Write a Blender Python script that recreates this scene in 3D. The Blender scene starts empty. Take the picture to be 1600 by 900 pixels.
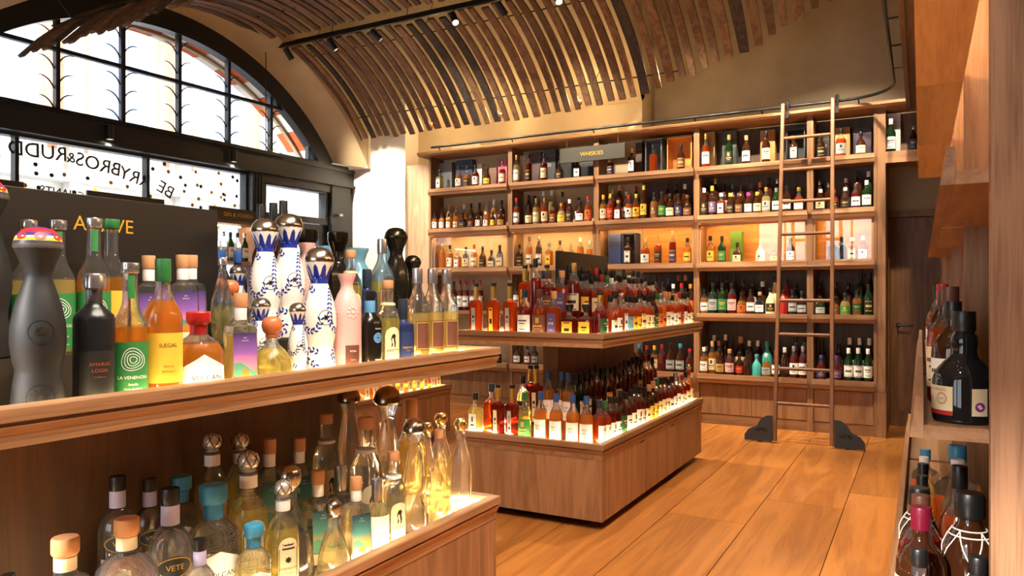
import bpy, bmesh, math, random
from mathutils import Vector, Matrix
random.seed(7)
scene = bpy.context.scene
C = scene.collection
# ------------------------------------------------------------------ camera
F_PX, CAM_A, HOR, HC = 1168.0, math.radians(28.7), 461.0, 1.30
SA, CA = math.sin(CAM_A), math.cos(CAM_A)
cam = bpy.data.cameras.new('camera'); cam.sensor_width = 36.0; cam.lens = F_PX / 1600 * 36
cam.shift_y = (HOR - 450) / 1600; cam.clip_start = 0.02; cam.clip_end = 200
camo = bpy.data.objects.new('camera', cam); C.objects.link(camo)
camo.location = (0, 0, HC); camo.rotation_euler = (math.pi / 2, 0, CAM_A); scene.camera = camo
# ------------------------------------------------------------------ exposure, world, sun
vs = scene.view_settings
scene.display_settings.display_device = 'sRGB'
vs.view_transform = 'Standard'; vs.look = 'None'; vs.gamma = 1.0; vs.use_curve_mapping = False
vs.exposure = 1.25
cy = scene.cycles
cy.use_denoising = True; cy.max_bounces = 9; cy.diffuse_bounces = 4; cy.glossy_bounces = 4
cy.transmission_bounces = 9; cy.transparent_max_bounces = 16
cy.caustics_reflective = False; cy.caustics_refractive = False; cy.sample_clamp_indirect = 6.0
world = bpy.data.worlds.new('sky'); scene.world = world; world.use_nodes = True
bg = world.node_tree.nodes['Background']; bg.inputs[0].default_value = (0.86, 0.93, 1.0, 1); bg.inputs[1].default_value = 3.2
sun = bpy.data.lights.new('sun', 'SUN'); sun.energy = 6.0; sun.angle = math.radians(4); sun.color = (1, .95, .88)
suno = bpy.data.objects.new('sun', sun); C.objects.link(suno)
suno.rotation_euler = Vector((0.35, 1.0, -0.50)).to_track_quat('-Z', 'Y').to_euler()
K = 1.6   # strength of the shop's lamps

# ------------------------------------------------------------------ helpers
def onY(px, Y):          # x of the point seen in column px on the plane y=Y
    k = (px - 800) / F_PX
    return Y * (k * CA - SA) / (k * SA + CA)
def onX(px, X):          # y of the point seen in column px on the plane x=X
    k = (px - 800) / F_PX
    return X * (k * SA + CA) / (k * CA - SA)
def depth(X, Y): return -X * SA + Y * CA
def zat(py, X, Y): return HC + (HOR - py) * depth(X, Y) / F_PX

class MB:
    def __init__(s): s.v = []; s.f = []
    def add(s, vs, fs):
        b = len(s.v); s.v += [tuple(p) for p in vs]; s.f += [tuple(b + i for i in q) for q in fs]; return s
    def box(s, x0, x1, y0, y1, z0, z1):
        return s.add([(x0,y0,z0),(x1,y0,z0),(x1,y1,z0),(x0,y1,z0),(x0,y0,z1),(x1,y0,z1),(x1,y1,z1),(x0,y1,z1)],
                     [(0,3,2,1),(4,5,6,7),(0,1,5,4),(1,2,6,5),(2,3,7,6),(3,0,4,7)])
    def prism(s, poly, a0, a1, axis='x'):
        n = len(poly)
        def P(a, p):
            return (a, p[0], p[1]) if axis == 'x' else (p[0], a, p[1]) if axis == 'y' else (p[0], p[1], a)
        return s.add([P(a0, p) for p in poly] + [P(a1, p) for p in poly],
                     [tuple(range(n))[::-1], tuple(range(n, 2*n))] + [(i, (i+1) % n, n + (i+1) % n, n + i) for i in range(n)])
    def tube(s, path, r, n=8, cap=True, closed=False):
        path = [Vector(p) for p in path]; m = len(path); rs = r if isinstance(r, (list, tuple)) else [r]*m
        b = len(s.v); up = None
        for i, p in enumerate(path):
            a = path[i-1] if (i > 0 or closed) else p
            c = path[(i+1) % m] if (i < m-1 or closed) else p
            t = (c - a).normalized()
            if up is None: up = Vector((0,0,1)) if abs(t.z) < .9 else Vector((1,0,0))
            u = (up - t * up.dot(t)).normalized(); w = t.cross(u); up = u
            for k in range(n):
                an = 2*math.pi*k/n
                s.v.append(tuple(p + (u*math.cos(an) + w*math.sin(an)) * rs[i]))
        for i in range(m if closed else m-1):
            j = (i+1) % m
            for k in range(n):
                s.f.append((b+i*n+k, b+i*n+(k+1) % n, b+j*n+(k+1) % n, b+j*n+k))
        if cap and not closed:
            s.f.append(tuple(b+k for k in range(n))[::-1]); s.f.append(tuple(b+(m-1)*n+k for k in range(n)))
        return s
    def lathe(s, prof, n=20, sq=0.0, z0=0, neck=None, flat=1.0, twist=0):
        b = len(s.v); m = len(prof)
        for i, (r, z) in enumerate(prof):
            q = sq if (neck is None or z <= neck) else 0.0
            for k in range(n):
                an = 2*math.pi*k/n + twist*z
                g = sqf(an, q)
                s.v.append((r*g*math.sin(an), -r*g*math.cos(an)*flat, z + z0))
        for i in range(m-1):
            for k in range(n):
                s.f.append((b+i*n+k, b+i*n+(k+1) % n, b+(i+1)*n+(k+1) % n, b+(i+1)*n+k))
        s.f.append(tuple(b+k for k in range(n))[::-1]); s.f.append(tuple(b+(m-1)*n+k for k in range(n)))
        return s
    def mesh(s, name, smooth=None, recalc=True, xf=None):
        me = bpy.data.meshes.new(name)
        v = [xf(*p) for p in s.v] if xf else s.v
        me.from_pydata(v, [], s.f)
        if recalc:
            bm = bmesh.new(); bm.from_mesh(me); bmesh.ops.recalc_face_normals(bm, faces=bm.faces); bm.to_mesh(me); bm.free()
        if smooth:
            me.polygons.foreach_set('use_smooth', [True]*len(me.polygons)); me.set_sharp_from_angle(angle=math.radians(smooth))
        me.update(); return me
    def build(s, name, mat, parent=None, smooth=None, recalc=True, xf=None):
        return obj(name, s.mesh(name, smooth, recalc, xf), mat, parent)

def sqf(an, q):
    if q <= 0: return 1.0
    p = 2 + q*7
    return (abs(math.cos(an))**p + abs(math.sin(an))**p) ** (-1/p)

def obj(name, me, mat, parent=None):
    o = bpy.data.objects.new(name, me); C.objects.link(o)
    if mat is not None:
        if not me.materials: me.materials.append(mat)
        elif me.materials[0] != mat:
            o.material_slots[0].link = 'OBJECT'; o.material_slots[0].material = mat
    if parent: o.parent = parent
    return o
def tag(o, label=None, cat=None, group=None, kind=None):
    if label: o['label'] = label
    if cat: o['category'] = cat
    if group: o['group'] = group
    if kind: o['kind'] = kind
    return o
def empty(name, loc=(0,0,0), rz=0, label=None, cat=None, group=None, kind=None, scale=None):
    o = bpy.data.objects.new(name, None); C.objects.link(o); o.location = loc; o.rotation_euler = (0,0,rz)
    o.empty_display_size = .05
    if scale: o.scale = scale
    return tag(o, label, cat, group, kind)
def bx(name, mat, parent, x0, x1, y0, y1, z0, z1, bev=0):
    o = MB().box(x0,x1,y0,y1,z0,z1).build(name, mat, parent)
    if bev:
        m = o.modifiers.new('bevel', 'BEVEL'); m.width = bev; m.segments = 2; m.limit_method = 'ANGLE'
    return o
def struct(o): o['kind'] = 'structure'; return o

# ------------------------------------------------------------------ materials
MATS = {}
def srgb(h):
    c = [int(h[i:i+2], 16)/255 for i in (0,2,4)]
    return tuple(x/12.92 if x <= .04045 else ((x+.055)/1.055)**2.4 for x in c)
def mat(name, col=(.8,.8,.8), rough=.5, metal=0, trans=0, ior=1.45, emit=None, es=0, coat=0, spec=.5):
    if name in MATS: return MATS[name]
    if isinstance(col, str): col = srgb(col)
    m = bpy.data.materials.new(name); m.use_nodes = True; p = m.node_tree.nodes['Principled BSDF']
    p.inputs['Base Color'].default_value = (*col, 1); p.inputs['Roughness'].default_value = rough
    p.inputs['Metallic'].default_value = metal; p.inputs['Transmission Weight'].default_value = trans
    p.inputs['IOR'].default_value = ior; p.inputs['Coat Weight'].default_value = coat
    p.inputs['Specular IOR Level'].default_value = spec
    if emit:
        p.inputs['Emission Color'].default_value = (*emit, 1); p.inputs['Emission Strength'].default_value = es
    MATS[name] = m; return m
def nodes(m): return m.node_tree.nodes, m.node_tree.links, m.node_tree.nodes['Principled BSDF']
def ramp(n, stops):
    r = n.new('ShaderNodeValToRGB'); e = r.color_ramp.elements
    while len(e) < len(stops): e.new(.5)
    for i, (p, c) in enumerate(stops):
        e[i].position = p; e[i].color = (*(srgb(c) if isinstance(c, str) else c), 1)
    return r
def wood(name, axis, light, dark, rough=.45, gscale=1.0, coat=0.0, bump=.12, vary=.35, figure=8.0):
    """oak with long grain along one axis, growth figure and pores; every piece gets its own shift and tone"""
    if name in MATS: return MATS[name]
    m = mat(name, (.5,.3,.15), rough, coat=coat); n, l, p = nodes(m)
    tc = n.new('ShaderNodeTexCoord'); oi = n.new('ShaderNodeObjectInfo')
    off = n.new('ShaderNodeVectorMath'); off.operation = 'MULTIPLY_ADD'
    off.inputs[1].default_value = (0,0,0)
    cmb = n.new('ShaderNodeCombineXYZ')
    mul = n.new('ShaderNodeMath'); mul.operation = 'MULTIPLY'; mul.inputs[1].default_value = 37.0
    l.new(oi.outputs['Random'], mul.inputs[0])
    for i in range(3): l.new(mul.outputs[0], cmb.inputs[i])
    add = n.new('ShaderNodeVectorMath'); add.operation = 'ADD'
    l.new(tc.outputs['Object'], add.inputs[0]); l.new(cmb.outputs[0], add.inputs[1])
    mp = n.new('ShaderNodeMapping'); s = [1.0,1.0,1.0]; s[axis] = .09
    mp.inputs['Scale'].default_value = [v*gscale for v in s]; l.new(add.outputs[0], mp.inputs[0])
    n1 = n.new('ShaderNodeTexNoise'); n1.inputs['Scale'].default_value = figure; n1.inputs['Detail'].default_value = 3; n1.inputs['Distortion'].default_value = .6
    l.new(mp.outputs[0], n1.inputs[0])
    ring = n.new('ShaderNodeMath'); ring.operation = 'MULTIPLY'; ring.inputs[1].default_value = 9.0; l.new(n1.outputs[0], ring.inputs[0])
    fr = n.new('ShaderNodeMath'); fr.operation = 'PINGPONG'; fr.inputs[1].default_value = 1.0; l.new(ring.outputs[0], fr.inputs[0])
    mp2 = n.new('ShaderNodeMapping'); s2 = [1.0,1.0,1.0]; s2[axis] = .03
    mp2.inputs['Scale'].default_value = [v*gscale for v in s2]; l.new(add.outputs[0], mp2.inputs[0])
    n2 = n.new('ShaderNodeTexNoise'); n2.inputs['Scale'].default_value = 210; n2.inputs['Detail'].default_value = 2
    l.new(mp2.outputs[0], n2.inputs[0])
    mx = n.new('ShaderNodeMath'); mx.operation = 'MULTIPLY_ADD'; mx.inputs[1].default_value = .45
    l.new(fr.outputs[0], mx.inputs[0])
    sc = n.new('ShaderNodeMath'); sc.operation = 'MULTIPLY'; sc.inputs[1].default_value = .75; l.new(n2.outputs[0], sc.inputs[0])
    l.new(sc.outputs[0], mx.inputs[2])
    r = ramp(n, [(.15, dark), (.8, light)]); l.new(mx.outputs[0], r.inputs[0])
    hsv = n.new('ShaderNodeHueSaturation'); l.new(r.outputs[0], hsv.inputs['Color'])
    vr = n.new('ShaderNodeMapRange'); vr.inputs[3].default_value = 1-vary/2; vr.inputs[4].default_value = 1+vary/2
    l.new(oi.outputs['Random'], vr.inputs[0]); l.new(vr.outputs[0], hsv.inputs['Value'])
    l.new(hsv.outputs[0], p.inputs['Base Color'])
    bp = n.new('ShaderNodeBump'); bp.inputs['Strength'].default_value = bump; bp.inputs['Distance'].default_value = .002
    l.new(n2.outputs[0], bp.inputs['Height']); l.new(bp.outputs[0], p.inputs['Normal'])
    return m
def mottled(name, a, b, scale, rough=.8, bump=.15, detail=6):
    if name in MATS: return MATS[name]
    m = mat(name, (.5,.5,.5), rough); n, l, p = nodes(m)
    tc = n.new('ShaderNodeTexCoord'); t = n.new('ShaderNodeTexNoise'); t.inputs['Scale'].default_value = scale; t.inputs['Detail'].default_value = detail
    l.new(tc.outputs['Object'], t.inputs[0]); r = ramp(n, [(.3, a), (.7, b)]); l.new(t.outputs[0], r.inputs[0]); l.new(r.outputs[0], p.inputs['Base Color'])
    bp = n.new('ShaderNodeBump'); bp.inputs['Strength'].default_value = bump; bp.inputs['Distance'].default_value = .004
    l.new(t.outputs[0], bp.inputs['Height']); l.new(bp.outputs[0], p.inputs['Normal'])
    return m
def pane_mat(name, refl=.08, tint=(1,1,1), rough=0.0):
    if name in MATS: return MATS[name]
    m = bpy.data.materials.new(name); m.use_nodes = True; n = m.node_tree.nodes; l = m.node_tree.links
    n.remove(n['Principled BSDF']); out = n['Material Output']
    t = n.new('ShaderNodeBsdfTransparent'); t.inputs[0].default_value = (*tint, 1)
    g = n.new('ShaderNodeBsdfGlossy'); g.inputs['Roughness'].default_value = rough
    lw = n.new('ShaderNodeLayerWeight'); lw.inputs[0].default_value = .5
    pw = n.new('ShaderNodeMath'); pw.operation = 'POWER'; pw.inputs[1].default_value = 5.0; l.new(lw.outputs['Facing'], pw.inputs[0])
    mm = n.new('ShaderNodeMath'); mm.operation = 'MULTIPLY_ADD'; mm.inputs[1].default_value = .9; mm.inputs[2].default_value = refl; l.new(pw.outputs[0], mm.inputs[0]); mm.use_clamp = True
    mx = n.new('ShaderNodeMixShader'); l.new(mm.outputs[0], mx.inputs[0]); l.new(t.outputs[0], mx.inputs[1]); l.new(g.outputs[0], mx.inputs[2]); l.new(mx.outputs[0], out.inputs[0])
    MATS[name] = m; return m
OAKL, OAKD = 'aa7f5a', '825a39'
oak = [wood('oak_%s' % a, i, OAKL, OAKD, .42) for i, a in enumerate('xyz')]
oakp = [wood('oak_pale_%s' % a, i, 'c4a184', 'a17d5e', .42) for i, a in enumerate('xyz')]
oakd = [wood('oak_dark_%s' % a, i, '6c4c34', '4c3523', .45) for i, a in enumerate('xyz')]
oakm = [wood('oak_mid_%s' % a, i, '946a45', '6f4d31', .45) for i, a in enumerate('xyz')]
amberwood = wood('oak_amber', 0, 'dc9c46', 'b8763a', .4)
floorwood = wood('floor_oak', 1, 'be7a38', '935625', .34, coat=.12, vary=.22, figure=6)
stavemat = wood('stave_oak', 1, '7d5f47', '4a3425', .6, vary=.8, bump=.4, figure=9)
stavedark = wood('stave_charred', 1, '4c4038', '231c19', .7, vary=.6, bump=.5, figure=12)
doorwood = wood('door_oak', 2, '7a5230', '4d3019', .45)
postwood = wood('post_oak', 2, 'ad7f5c', '70492f', .5, gscale=1.3)
plaster = mottled('plaster', 'b39f7d', 'c8b593', 2.2, .85)
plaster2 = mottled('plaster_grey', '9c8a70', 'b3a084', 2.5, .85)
plasterw = mottled('plaster_white', 'e8e0d2', 'f2ece0', 2.0, .8)
blackpaint = mat('black_paint', '24272a', .35)
blackmetal = mat('black_metal', '141414', .38)
blackboard = mat('black_board', '17130f', .4)
signboard = mat('sign_board', '3a372e', .45)
gold = mat('gold_letter', 'e0b23c', .35, metal=.6)
copperl = mat('copper_letter', '7a4c22', .5, metal=.3)
brass = mat('brass', 'a5773f', .3, metal=.75)
steel = mat('steel', 'c9c9c9', .18, metal=1)
led = mat('led_strip', (1,.8,.45), .5, emit=(1,.78,.42), es=36)
led_up = mat('led_strip_soft', (1,.8,.45), .5, emit=(1,.78,.42), es=12)
ledcab = mat('led_cabinet', (1,.7,.3), .5, emit=(1,.68,.27), es=46)
ledcove = mat('led_cove', (1,.75,.4), .5, emit=(1,.82,.52), es=30)
bulb = mat('lamp_bulb', (1,.9,.7), .5, emit=(1,.86,.6), es=40)
glassw = pane_mat('window_pane', .05)
glassc = pane_mat('cabinet_glass', .045)
paper = {k: mat('paper_'+k, v, .55) for k, v in dict(w='f0ebe2', c='e6d3a6', k='1c1a18', g='b08a3e', u='6b4030', b='23305e', y='e8b83a', n='2f7a3c', r='b0251c', p='5c4a78', s='9fa09c', t='3f8f8c', o='d0642a', q='d8a9a0', m='a0246e', B='5c9cc8', G='1c4a2c').items()}
paper['S'] = mat('foil_silver', '77787a', .35, metal=.9); paper['L'] = mat('paper_lilac', 'b9b6d8', .5)
backwood = wood('back_oak', 2, '4f3c2b', '382a1d', .5)
capm = {k: mat('cap_'+k, *v) for k, v in dict(k=('161616', .35), g=('c29a45', .3, .8), r=('a81f1c', .35), w=('e8e6e0', .4), c=('c08a5c', .7), b=('2a4c88', .35), n=('2d6b35', .35), p=('5b2f86', .35), y=('dfb233', .35), o=('d9812a', .35), m=('c02a8a', .35), u=('5a3426', .4), s=('c8c8cc', .22, .9), B=('3a86a8', .4), t=('3aa0a0', .4), l=('6d1029', .35), K=('26303c', .3)).items()}
def liquid(name, col, trans, fill=None):
    """filled bottle: part seen straight through, part refracted, part glowing with scattered light, a glossy skin; clear glass above the fill line"""
    key = 'glass_%s_%s' % (name, fill)
    if key in MATS: return MATS[key]
    m = bpy.data.materials.new(key); m.use_nodes = True; n = m.node_tree.nodes; l = m.node_tree.links
    n.remove(n['Principled BSDF']); out = n['Material Output']
    tc = n.new('ShaderNodeTexCoord'); sx = n.new('ShaderNodeSeparateXYZ'); l.new(tc.outputs['Generated'], sx.inputs[0])
    st = n.new('ShaderNodeMath'); st.operation = 'GREATER_THAN'; st.inputs[1].default_value = fill or 2.0; l.new(sx.outputs[2], st.inputs[0])
    def colour(a, b):
        mx = n.new('ShaderNodeMix'); mx.data_type = 'RGBA'; l.new(st.outputs[0], mx.inputs[0]); mx.inputs[6].default_value = (*a, 1); mx.inputs[7].default_value = (*b, 1); return mx.outputs[2]
    half = tuple(c**.6 for c in col)
    tr = n.new('ShaderNodeBsdfTransparent'); l.new(colour(half, (.96,.97,.96)), tr.inputs[0])
    rf = n.new('ShaderNodeBsdfRefraction'); l.new(colour(half, (.97,.98,.97)), rf.inputs[0]); rf.inputs['IOR'].default_value = 1.36; rf.inputs['Roughness'].default_value = .02
    tl = n.new('ShaderNodeBsdfTranslucent'); l.new(colour(col, (.9,.92,.9)), tl.inputs[0])
    df = n.new('ShaderNodeBsdfDiffuse'); l.new(colour(col, (.9,.92,.9)), df.inputs[0])
    def mix(f, a, b):
        x = n.new('ShaderNodeMixShader')
        if isinstance(f, (int, float)): x.inputs[0].default_value = f
        else: l.new(f, x.inputs[0])
        l.new(a, x.inputs[1]); l.new(b, x.inputs[2]); return x.outputs[0]
    sc = mix(.45, tl.outputs[0], df.outputs[0]); see = mix(.55, tr.outputs[0], rf.outputs[0])
    mr = n.new('ShaderNodeMapRange'); mr.inputs[3].default_value = 1-trans; mr.inputs[4].default_value = .05; l.new(st.outputs[0], mr.inputs[0])
    body = mix(mr.outputs[0], see, sc)
    gl = n.new('ShaderNodeBsdfGlossy'); gl.inputs['Roughness'].default_value = .04
    lw = n.new('ShaderNodeLayerWeight'); pw = n.new('ShaderNodeMath'); pw.operation = 'POWER'; pw.inputs[1].default_value = 4.0; l.new(lw.outputs['Facing'], pw.inputs[0])
    mm = n.new('ShaderNodeMath'); mm.operation = 'MULTIPLY_ADD'; mm.inputs[1].default_value = .75; mm.inputs[2].default_value = .055; l.new(pw.outputs[0], mm.inputs[0])
    l.new(mix(mm.outputs[0], body, gl.outputs[0]), out.inputs[0])
    MATS[key] = m; return m
LIQ = dict(a=((.86,.34,.05), .62), r=((.66,.10,.015), .6), d=((.13,.040,.014), .5), l=((.34,.028,.016), .6), p=((.95,.74,.26), .66),
           e=((.95,.93,.62), .88), n=((.030,.085,.025), .5), k=((.010,.010,.012), .1), c=((.97,.98,.95), .96), o=((.94,.37,.045), .6), y=((.93,.78,.22), .72))
SOLID = {k: mat('ceramic_'+k, *v) for k, v in dict(W=('ece6dc', .18), Q=('d9a7a0', .25), H=('6fa0b4', .2), C=('e2cf9a', .35), T=('46a89c', .25), D=('1d1c1c', .55), E=('1a1612', .12), M=('19191c', .3), N=('1d2750', .3), R=('a8241c', .25)).items()}
def body_mat(code, fill):
    if code in SOLID: return SOLID[code]
    c, t = LIQ[code]
    if code == 'k': return mat('glass_black', c, .05)
    return liquid(code, c, t, fill if code not in 'nd' else None)
# ================================================================== SETTING
# ---- floor: wide oak planks running towards the back wall
def make_floor():
    fl = struct(bx('floor', mat('subfloor', '3a2412', .8), None, -7.6, 2.6, -2.2, 8.8, -.12, -.022))
    lines = [-1.33 + .458*i for i in range(-14, 9)]
    rnd = random.Random(3)
    for i in range(len(lines)-1):
        x0, x1 = lines[i], lines[i+1]
        if x0 < -7.5: continue
        y = -2.2 - rnd.random()*2.2
        while y < 8.7:
            L = rnd.uniform(2.2, 3.4); a, b = max(y, -2.2), min(y+L, 8.8)
            if b - a > .05:
                o = MB().box(x0+.0022, x1-.0022, a+.0015, b-.0015, -.022, 0).build('plank', floorwood, fl)
            y += L
make_floor()

# ---- back walls (pier, niche wall above the shelving, deeper wall with the door)
XP, XS = -5.676, -2.68
struct(bx('wall_back', plaster, None, XP, XS, 7.86, 8.16, 0, 4.95))
wd = MB()
wd.box(XS-.3, -.36, 8.30, 8.5, 0, 4.95); wd.box(.72, 2.6, 8.30, 8.5, 0, 4.95); wd.box(-.36, .72, 8.30, 8.5, 2.13, 4.95)
struct(wd.build('wall_back_deep', plaster2))
struct(bx('wall_return', plaster2, None, XS-.02, XS, 8.16, 8.30, 0, 4.95))
struct(bx('wall_pier', plasterw, None, -6.9, XP, 7.58, 7.95, 0, 4.6))
struct(bx('wall_right', plaster2, None, 2.6, 2.8, -2.4, 8.5, 0, 4.95))
wf_ = MB().box(-7.9, 2.8, -2.4, -2.2, 0, .7); wf_.box(-7.9, 2.8, -2.4, -2.2, 3.0, 4.95)
for a, b in ((-7.9,-3.25),(-2.05,-1.85),(-.75,2.8)): wf_.box(a, b, -2.4, -2.2, .7, 3.0)
struct(wf_.build('wall_front', plaster))
win_fill = struct(empty('added_fill_window'))  # windows added behind the camera for fill daylight and cabinet-glass reflections
for a, b in ((-3.25,-2.05),(-1.85,-.75)):
    for t_ in (a, (a+b)/2-.02, b-.04): bx('frame_bar', blackpaint, win_fill, t_, t_+.04, -2.33, -2.27, .7, 3.0)
    bx('frame_bar', blackpaint, win_fill, a, b, -2.33, -2.27, .7, .74); bx('frame_bar', blackpaint, win_fill, a, b, -2.33, -2.27, 2.96, 3.0)
    bx('pane', pane_mat('window_pane', .05), win_fill, a, b, -2.302, -2.298, .7, 3.0)
# inner door in the deep wall
d2 = struct(empty('door_2', (0,0,0)))
bx('leaf', doorwood, d2, -.27, .66, 8.36, 8.40, .0, 2.06)
for x0, x1, z0, z1 in ((-.35,-.275,0,2.13),(.665,.72,0,2.13),(-.275,.665,2.065,2.13)):
    bx('door_frame', wood('door_frame_oak', 2, '8a6038', '5b3b20', .45), d2, x0, x1, 8.27, 8.37, z0, z1)
for x0 in (-.2,):
    bx('raised_panel', doorwood, d2, x0, .58, 8.350, 8.36, .15, 1.93)
hd = MB(); hd.tube([(-.20,8.36,1.0),(-.20,8.31,1.0),(-.19,8.30,1.0),(-.08,8.30,1.0)], .009, 8); hd.lathe([(.022,0),(.022,.008)], 12, z0=0)
bm_ = MB().tube([(-.20,8.36,1.0),(-.20,8.30,1.0),(-.07,8.30,1.0)], .009, 8); bm_.tube([(-.20,8.36,1.0),(-.20,8.35,1.0)], .024, 12)
bm_.build('door_handle', blackmetal, d2, 40)

# ---- plaster vault behind the barrel-stave canopy, flat ceilings beyond
VY, VZ, VR = 5.43, 1.744, 2.485
def vault_mesh(R, th0, th1, x0, x1, thick, n=36):
    m = MB(); pts = []
    for i in range(n+1):
        t = th0 + (th1-th0)*i/n
        pts.append((math.sin(t), math.cos(t)))
    for (s, c) in pts:
        for x in (x0, x1):
            for r in (R, R+thick): m.v.append((x, VY+r*s, VZ+r*c))
    for i in range(n):
        a, b = i*4, (i+1)*4
        for q in ((0,1),(1,3),(3,2),(2,0)): m.f.append((a+q[0], a+q[1], b+q[1], b+q[0]))
    m.f.append((0,1,3,2)); m.f.append((n*4, n*4+1, n*4+3, n*4+2))
    return m
struct(vault_mesh(2.95, -.98, .965, -6.75, XS, .12).build('ceiling_vault', plaster, None, 40))
struct(bx('ceiling', plaster2, None, XS, 2.8, 3.0, 8.5, 4.95, 5.1))
struct(bx('ceiling_low', plaster, None, -7.9, 2.8, -2.4, 3.0, 3.39, 3.5))
struct(bx('wall_bulkhead', plaster2, None, XS, 2.8, 2.95, 3.0, 3.5, 4.95))
gm = MB(); ng = 24
for i in range(ng+1):
    t = -.98 + (.965+.98)*i/ng; y, z = VY+2.96*math.sin(t), VZ+2.96*math.cos(t)
    for x in (XS-.04, XS): gm.v += [(x, y, z), (x, y, 4.95)]
for i in range(ng):
    a, b = i*4, i*4+4
    gm.f += [(a,b,b+1,a+1),(a+2,a+3,b+3,b+2),(a,a+2,b+2,b),(a+1,b+1,b+3,a+3)]
gm.f += [(0,1,3,2),(ng*4,ng*4+2,ng*4+3,ng*4+1)]
struct(gm.build('wall_gable', plaster2))
struct(bx('wall_leak_block', plaster2, None, -7.9, XS, 2.90, 2.96, 3.5, 4.95))  # unseen, added to close a gap where sunlight leaked in
struct(bx('roof_leak_block', plaster2, None, -7.9, 2.9, -2.4, 8.6, 5.1, 5.3))  # unseen slab added to keep daylight from leaking in above the ceilings
struct(bx('wall_door_leak_block', plaster2, None, -.6, 1.0, 8.55, 8.65, 0, 2.4))  # unseen, added behind the inner door to block bright sky

# ---- street front (turned three degrees), local frame: t along the wall towards the camera side, s into the room
TH = math.radians(3.0); ST, CT = math.sin(TH), math.cos(TH); CX0, CY0 = -6.648, 7.58
def FX(t, s, z): return (CX0 - t*ST + s*CT, CY0 - t*CT - s*ST, z)
TC, ZC, RW = 2.60, 1.40, 2.695
A1 = math.acos((2.93-ZC)/RW)
def ring(R0, R1, s0, s1, a0=-A1, a1=A1, n=40, zmin=2.93):
    m = MB()
    for i in range(n+1):
        a = a0 + (a1-a0)*i/n
        for (r, s) in ((R0,s0),(R1,s0),(R1,s1),(R0,s1)):
            m.v.append((TC - r*math.sin(a), s, ZC + r*math.cos(a)))
    for i in range(n):
        b, c = i*4, (i+1)*4
        for k in range(4): m.f.append((b+k, b+(k+1) % 4, c+(k+1) % 4, c+k))
    m.f.append((0,1,2,3)); m.f.append((n*4+3,n*4+2,n*4+1,n*4))
    return m
def fbox(name, m, parent, t0, t1, s0, s1, z0, z1):
    return MB().box(t0, t1, s0, s1, z0, z1).build(name, m, parent, xf=FX)
# masonry above the arch, splayed plaster reveal
w = MB(); n = 40; RO = 3.0; AO = math.acos((2.93-ZC)/RO)
for i in range(n+1):
    a = -AO + 2*AO*i/n
    for (r, s) in ((2.80,.04),(RO,.42)):
        a2 = a if r == RO else a*A1/AO
        w.v.append((TC - r*math.sin(a2), s, ZC + r*math.cos(a2)))
    w.v.append((TC - RO*math.sin(a), .42, 4.95)); w.v.append((TC - RO*math.sin(a), -.30, 4.95)); w.v.append((TC-2.80*math.sin(a*A1/AO), -.30, ZC+2.80*math.cos(a*A1/AO)))
for i in range(n):
    b, c = i*5, (i+1)*5
    for k in range(5): w.f.append((b+k, b+(k+1) % 5, c+(k+1) % 5, c+k))
wall_l = struct(w.build('wall_left', plaster, None, 30, xf=FX))
fbox('wall_end', plaster, wall_l, 5.2, 9.9, -.3, .35, 0, 4.95)
fbox('wall_corner', plasterw, wall_l, -.02, .04, -.3, .42, 2.93, 4.95)
# alternating brick and stone voussoirs of the outer arch
brick = mottled('red_brick', 'b85428', 'd0703e', 14, .8); stone = mottled('white_stone', 'e6e0d4', 'f2eee6', 5, .7)
nv = 19
for i in range(nv):
    a0 = -A1 + 2*A1*i/nv; a1 = -A1 + 2*A1*(i+1)/nv
    ring(2.66, 3.0, -.45, -.06, a0+.002, a1-.002, 4).build('voussoir', brick if i % 2 else stone, wall_l, xf=FX)
ring(2.63, 2.67, -.30, -.25).build('arch_moulding', mat('moulding_tan', 'a8977c', .7), wall_l, 40, xf=FX)
# lunette window
win1 = struct(empty('window_1'))
ring(2.60, 2.81, -.06, .06).build('window_frame', blackpaint, win1, 35, xf=FX)
fbox('window_sill', blackpaint, win1, .05, 5.15, -.08, .10, 2.925, 2.965)
MT = [.655, 1.241, 1.826, 2.43, 3.034, 3.645, 4.245]
def ztop(t): return ZC + math.sqrt(max(.01, 2.62**2 - (TC-t)**2))
for t in MT:
    if ztop(t) > 3.0:
        fbox('mullion', blackpaint, win1, t-.018, t+.018, -.03, .03, 2.96, ztop(t))
hb = math.sqrt(2.62**2-(3.515-ZC)**2)
fbox('glazing_bar', blackpaint, win1, TC-hb, TC+hb, -.022, .022, 3.497, 3.533)
edges = [TC-2.18] + MT + [TC+2.18]
for i in range(len(edges)-1):
    a, b = edges[i], edges[i+1]
    for (z0, z1) in ((2.965, 3.497), (3.533, 9)):
        pts = []
        aa, bb = a+.019, b-.019
        N = 8
        if z1 == 9:
            aa = max(aa, TC-hb); bb = min(bb, TC+hb)
            if bb - aa < .03: continue
        top = [(aa+(bb-aa)*k/N) for k in range(N+1)]
        poly = [(aa, z0), (bb, z0)] + [(t, min(z1, max(z0+.005, ztop(t)))) for t in top[::-1]]
        m = MB()
        m.add([(t, -.004, z) for t, z in poly] + [(t, .002, z) for t, z in poly],
              [tuple(range(len(poly))), tuple(range(len(poly), 2*len(poly)))[::-1]] + [(k, (k+1) % len(poly), len(poly)+(k+1) % len(poly), len(poly)+k) for k in range(len(poly))])
        m.build('pane', glassw, win1, xf=FX)
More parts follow.
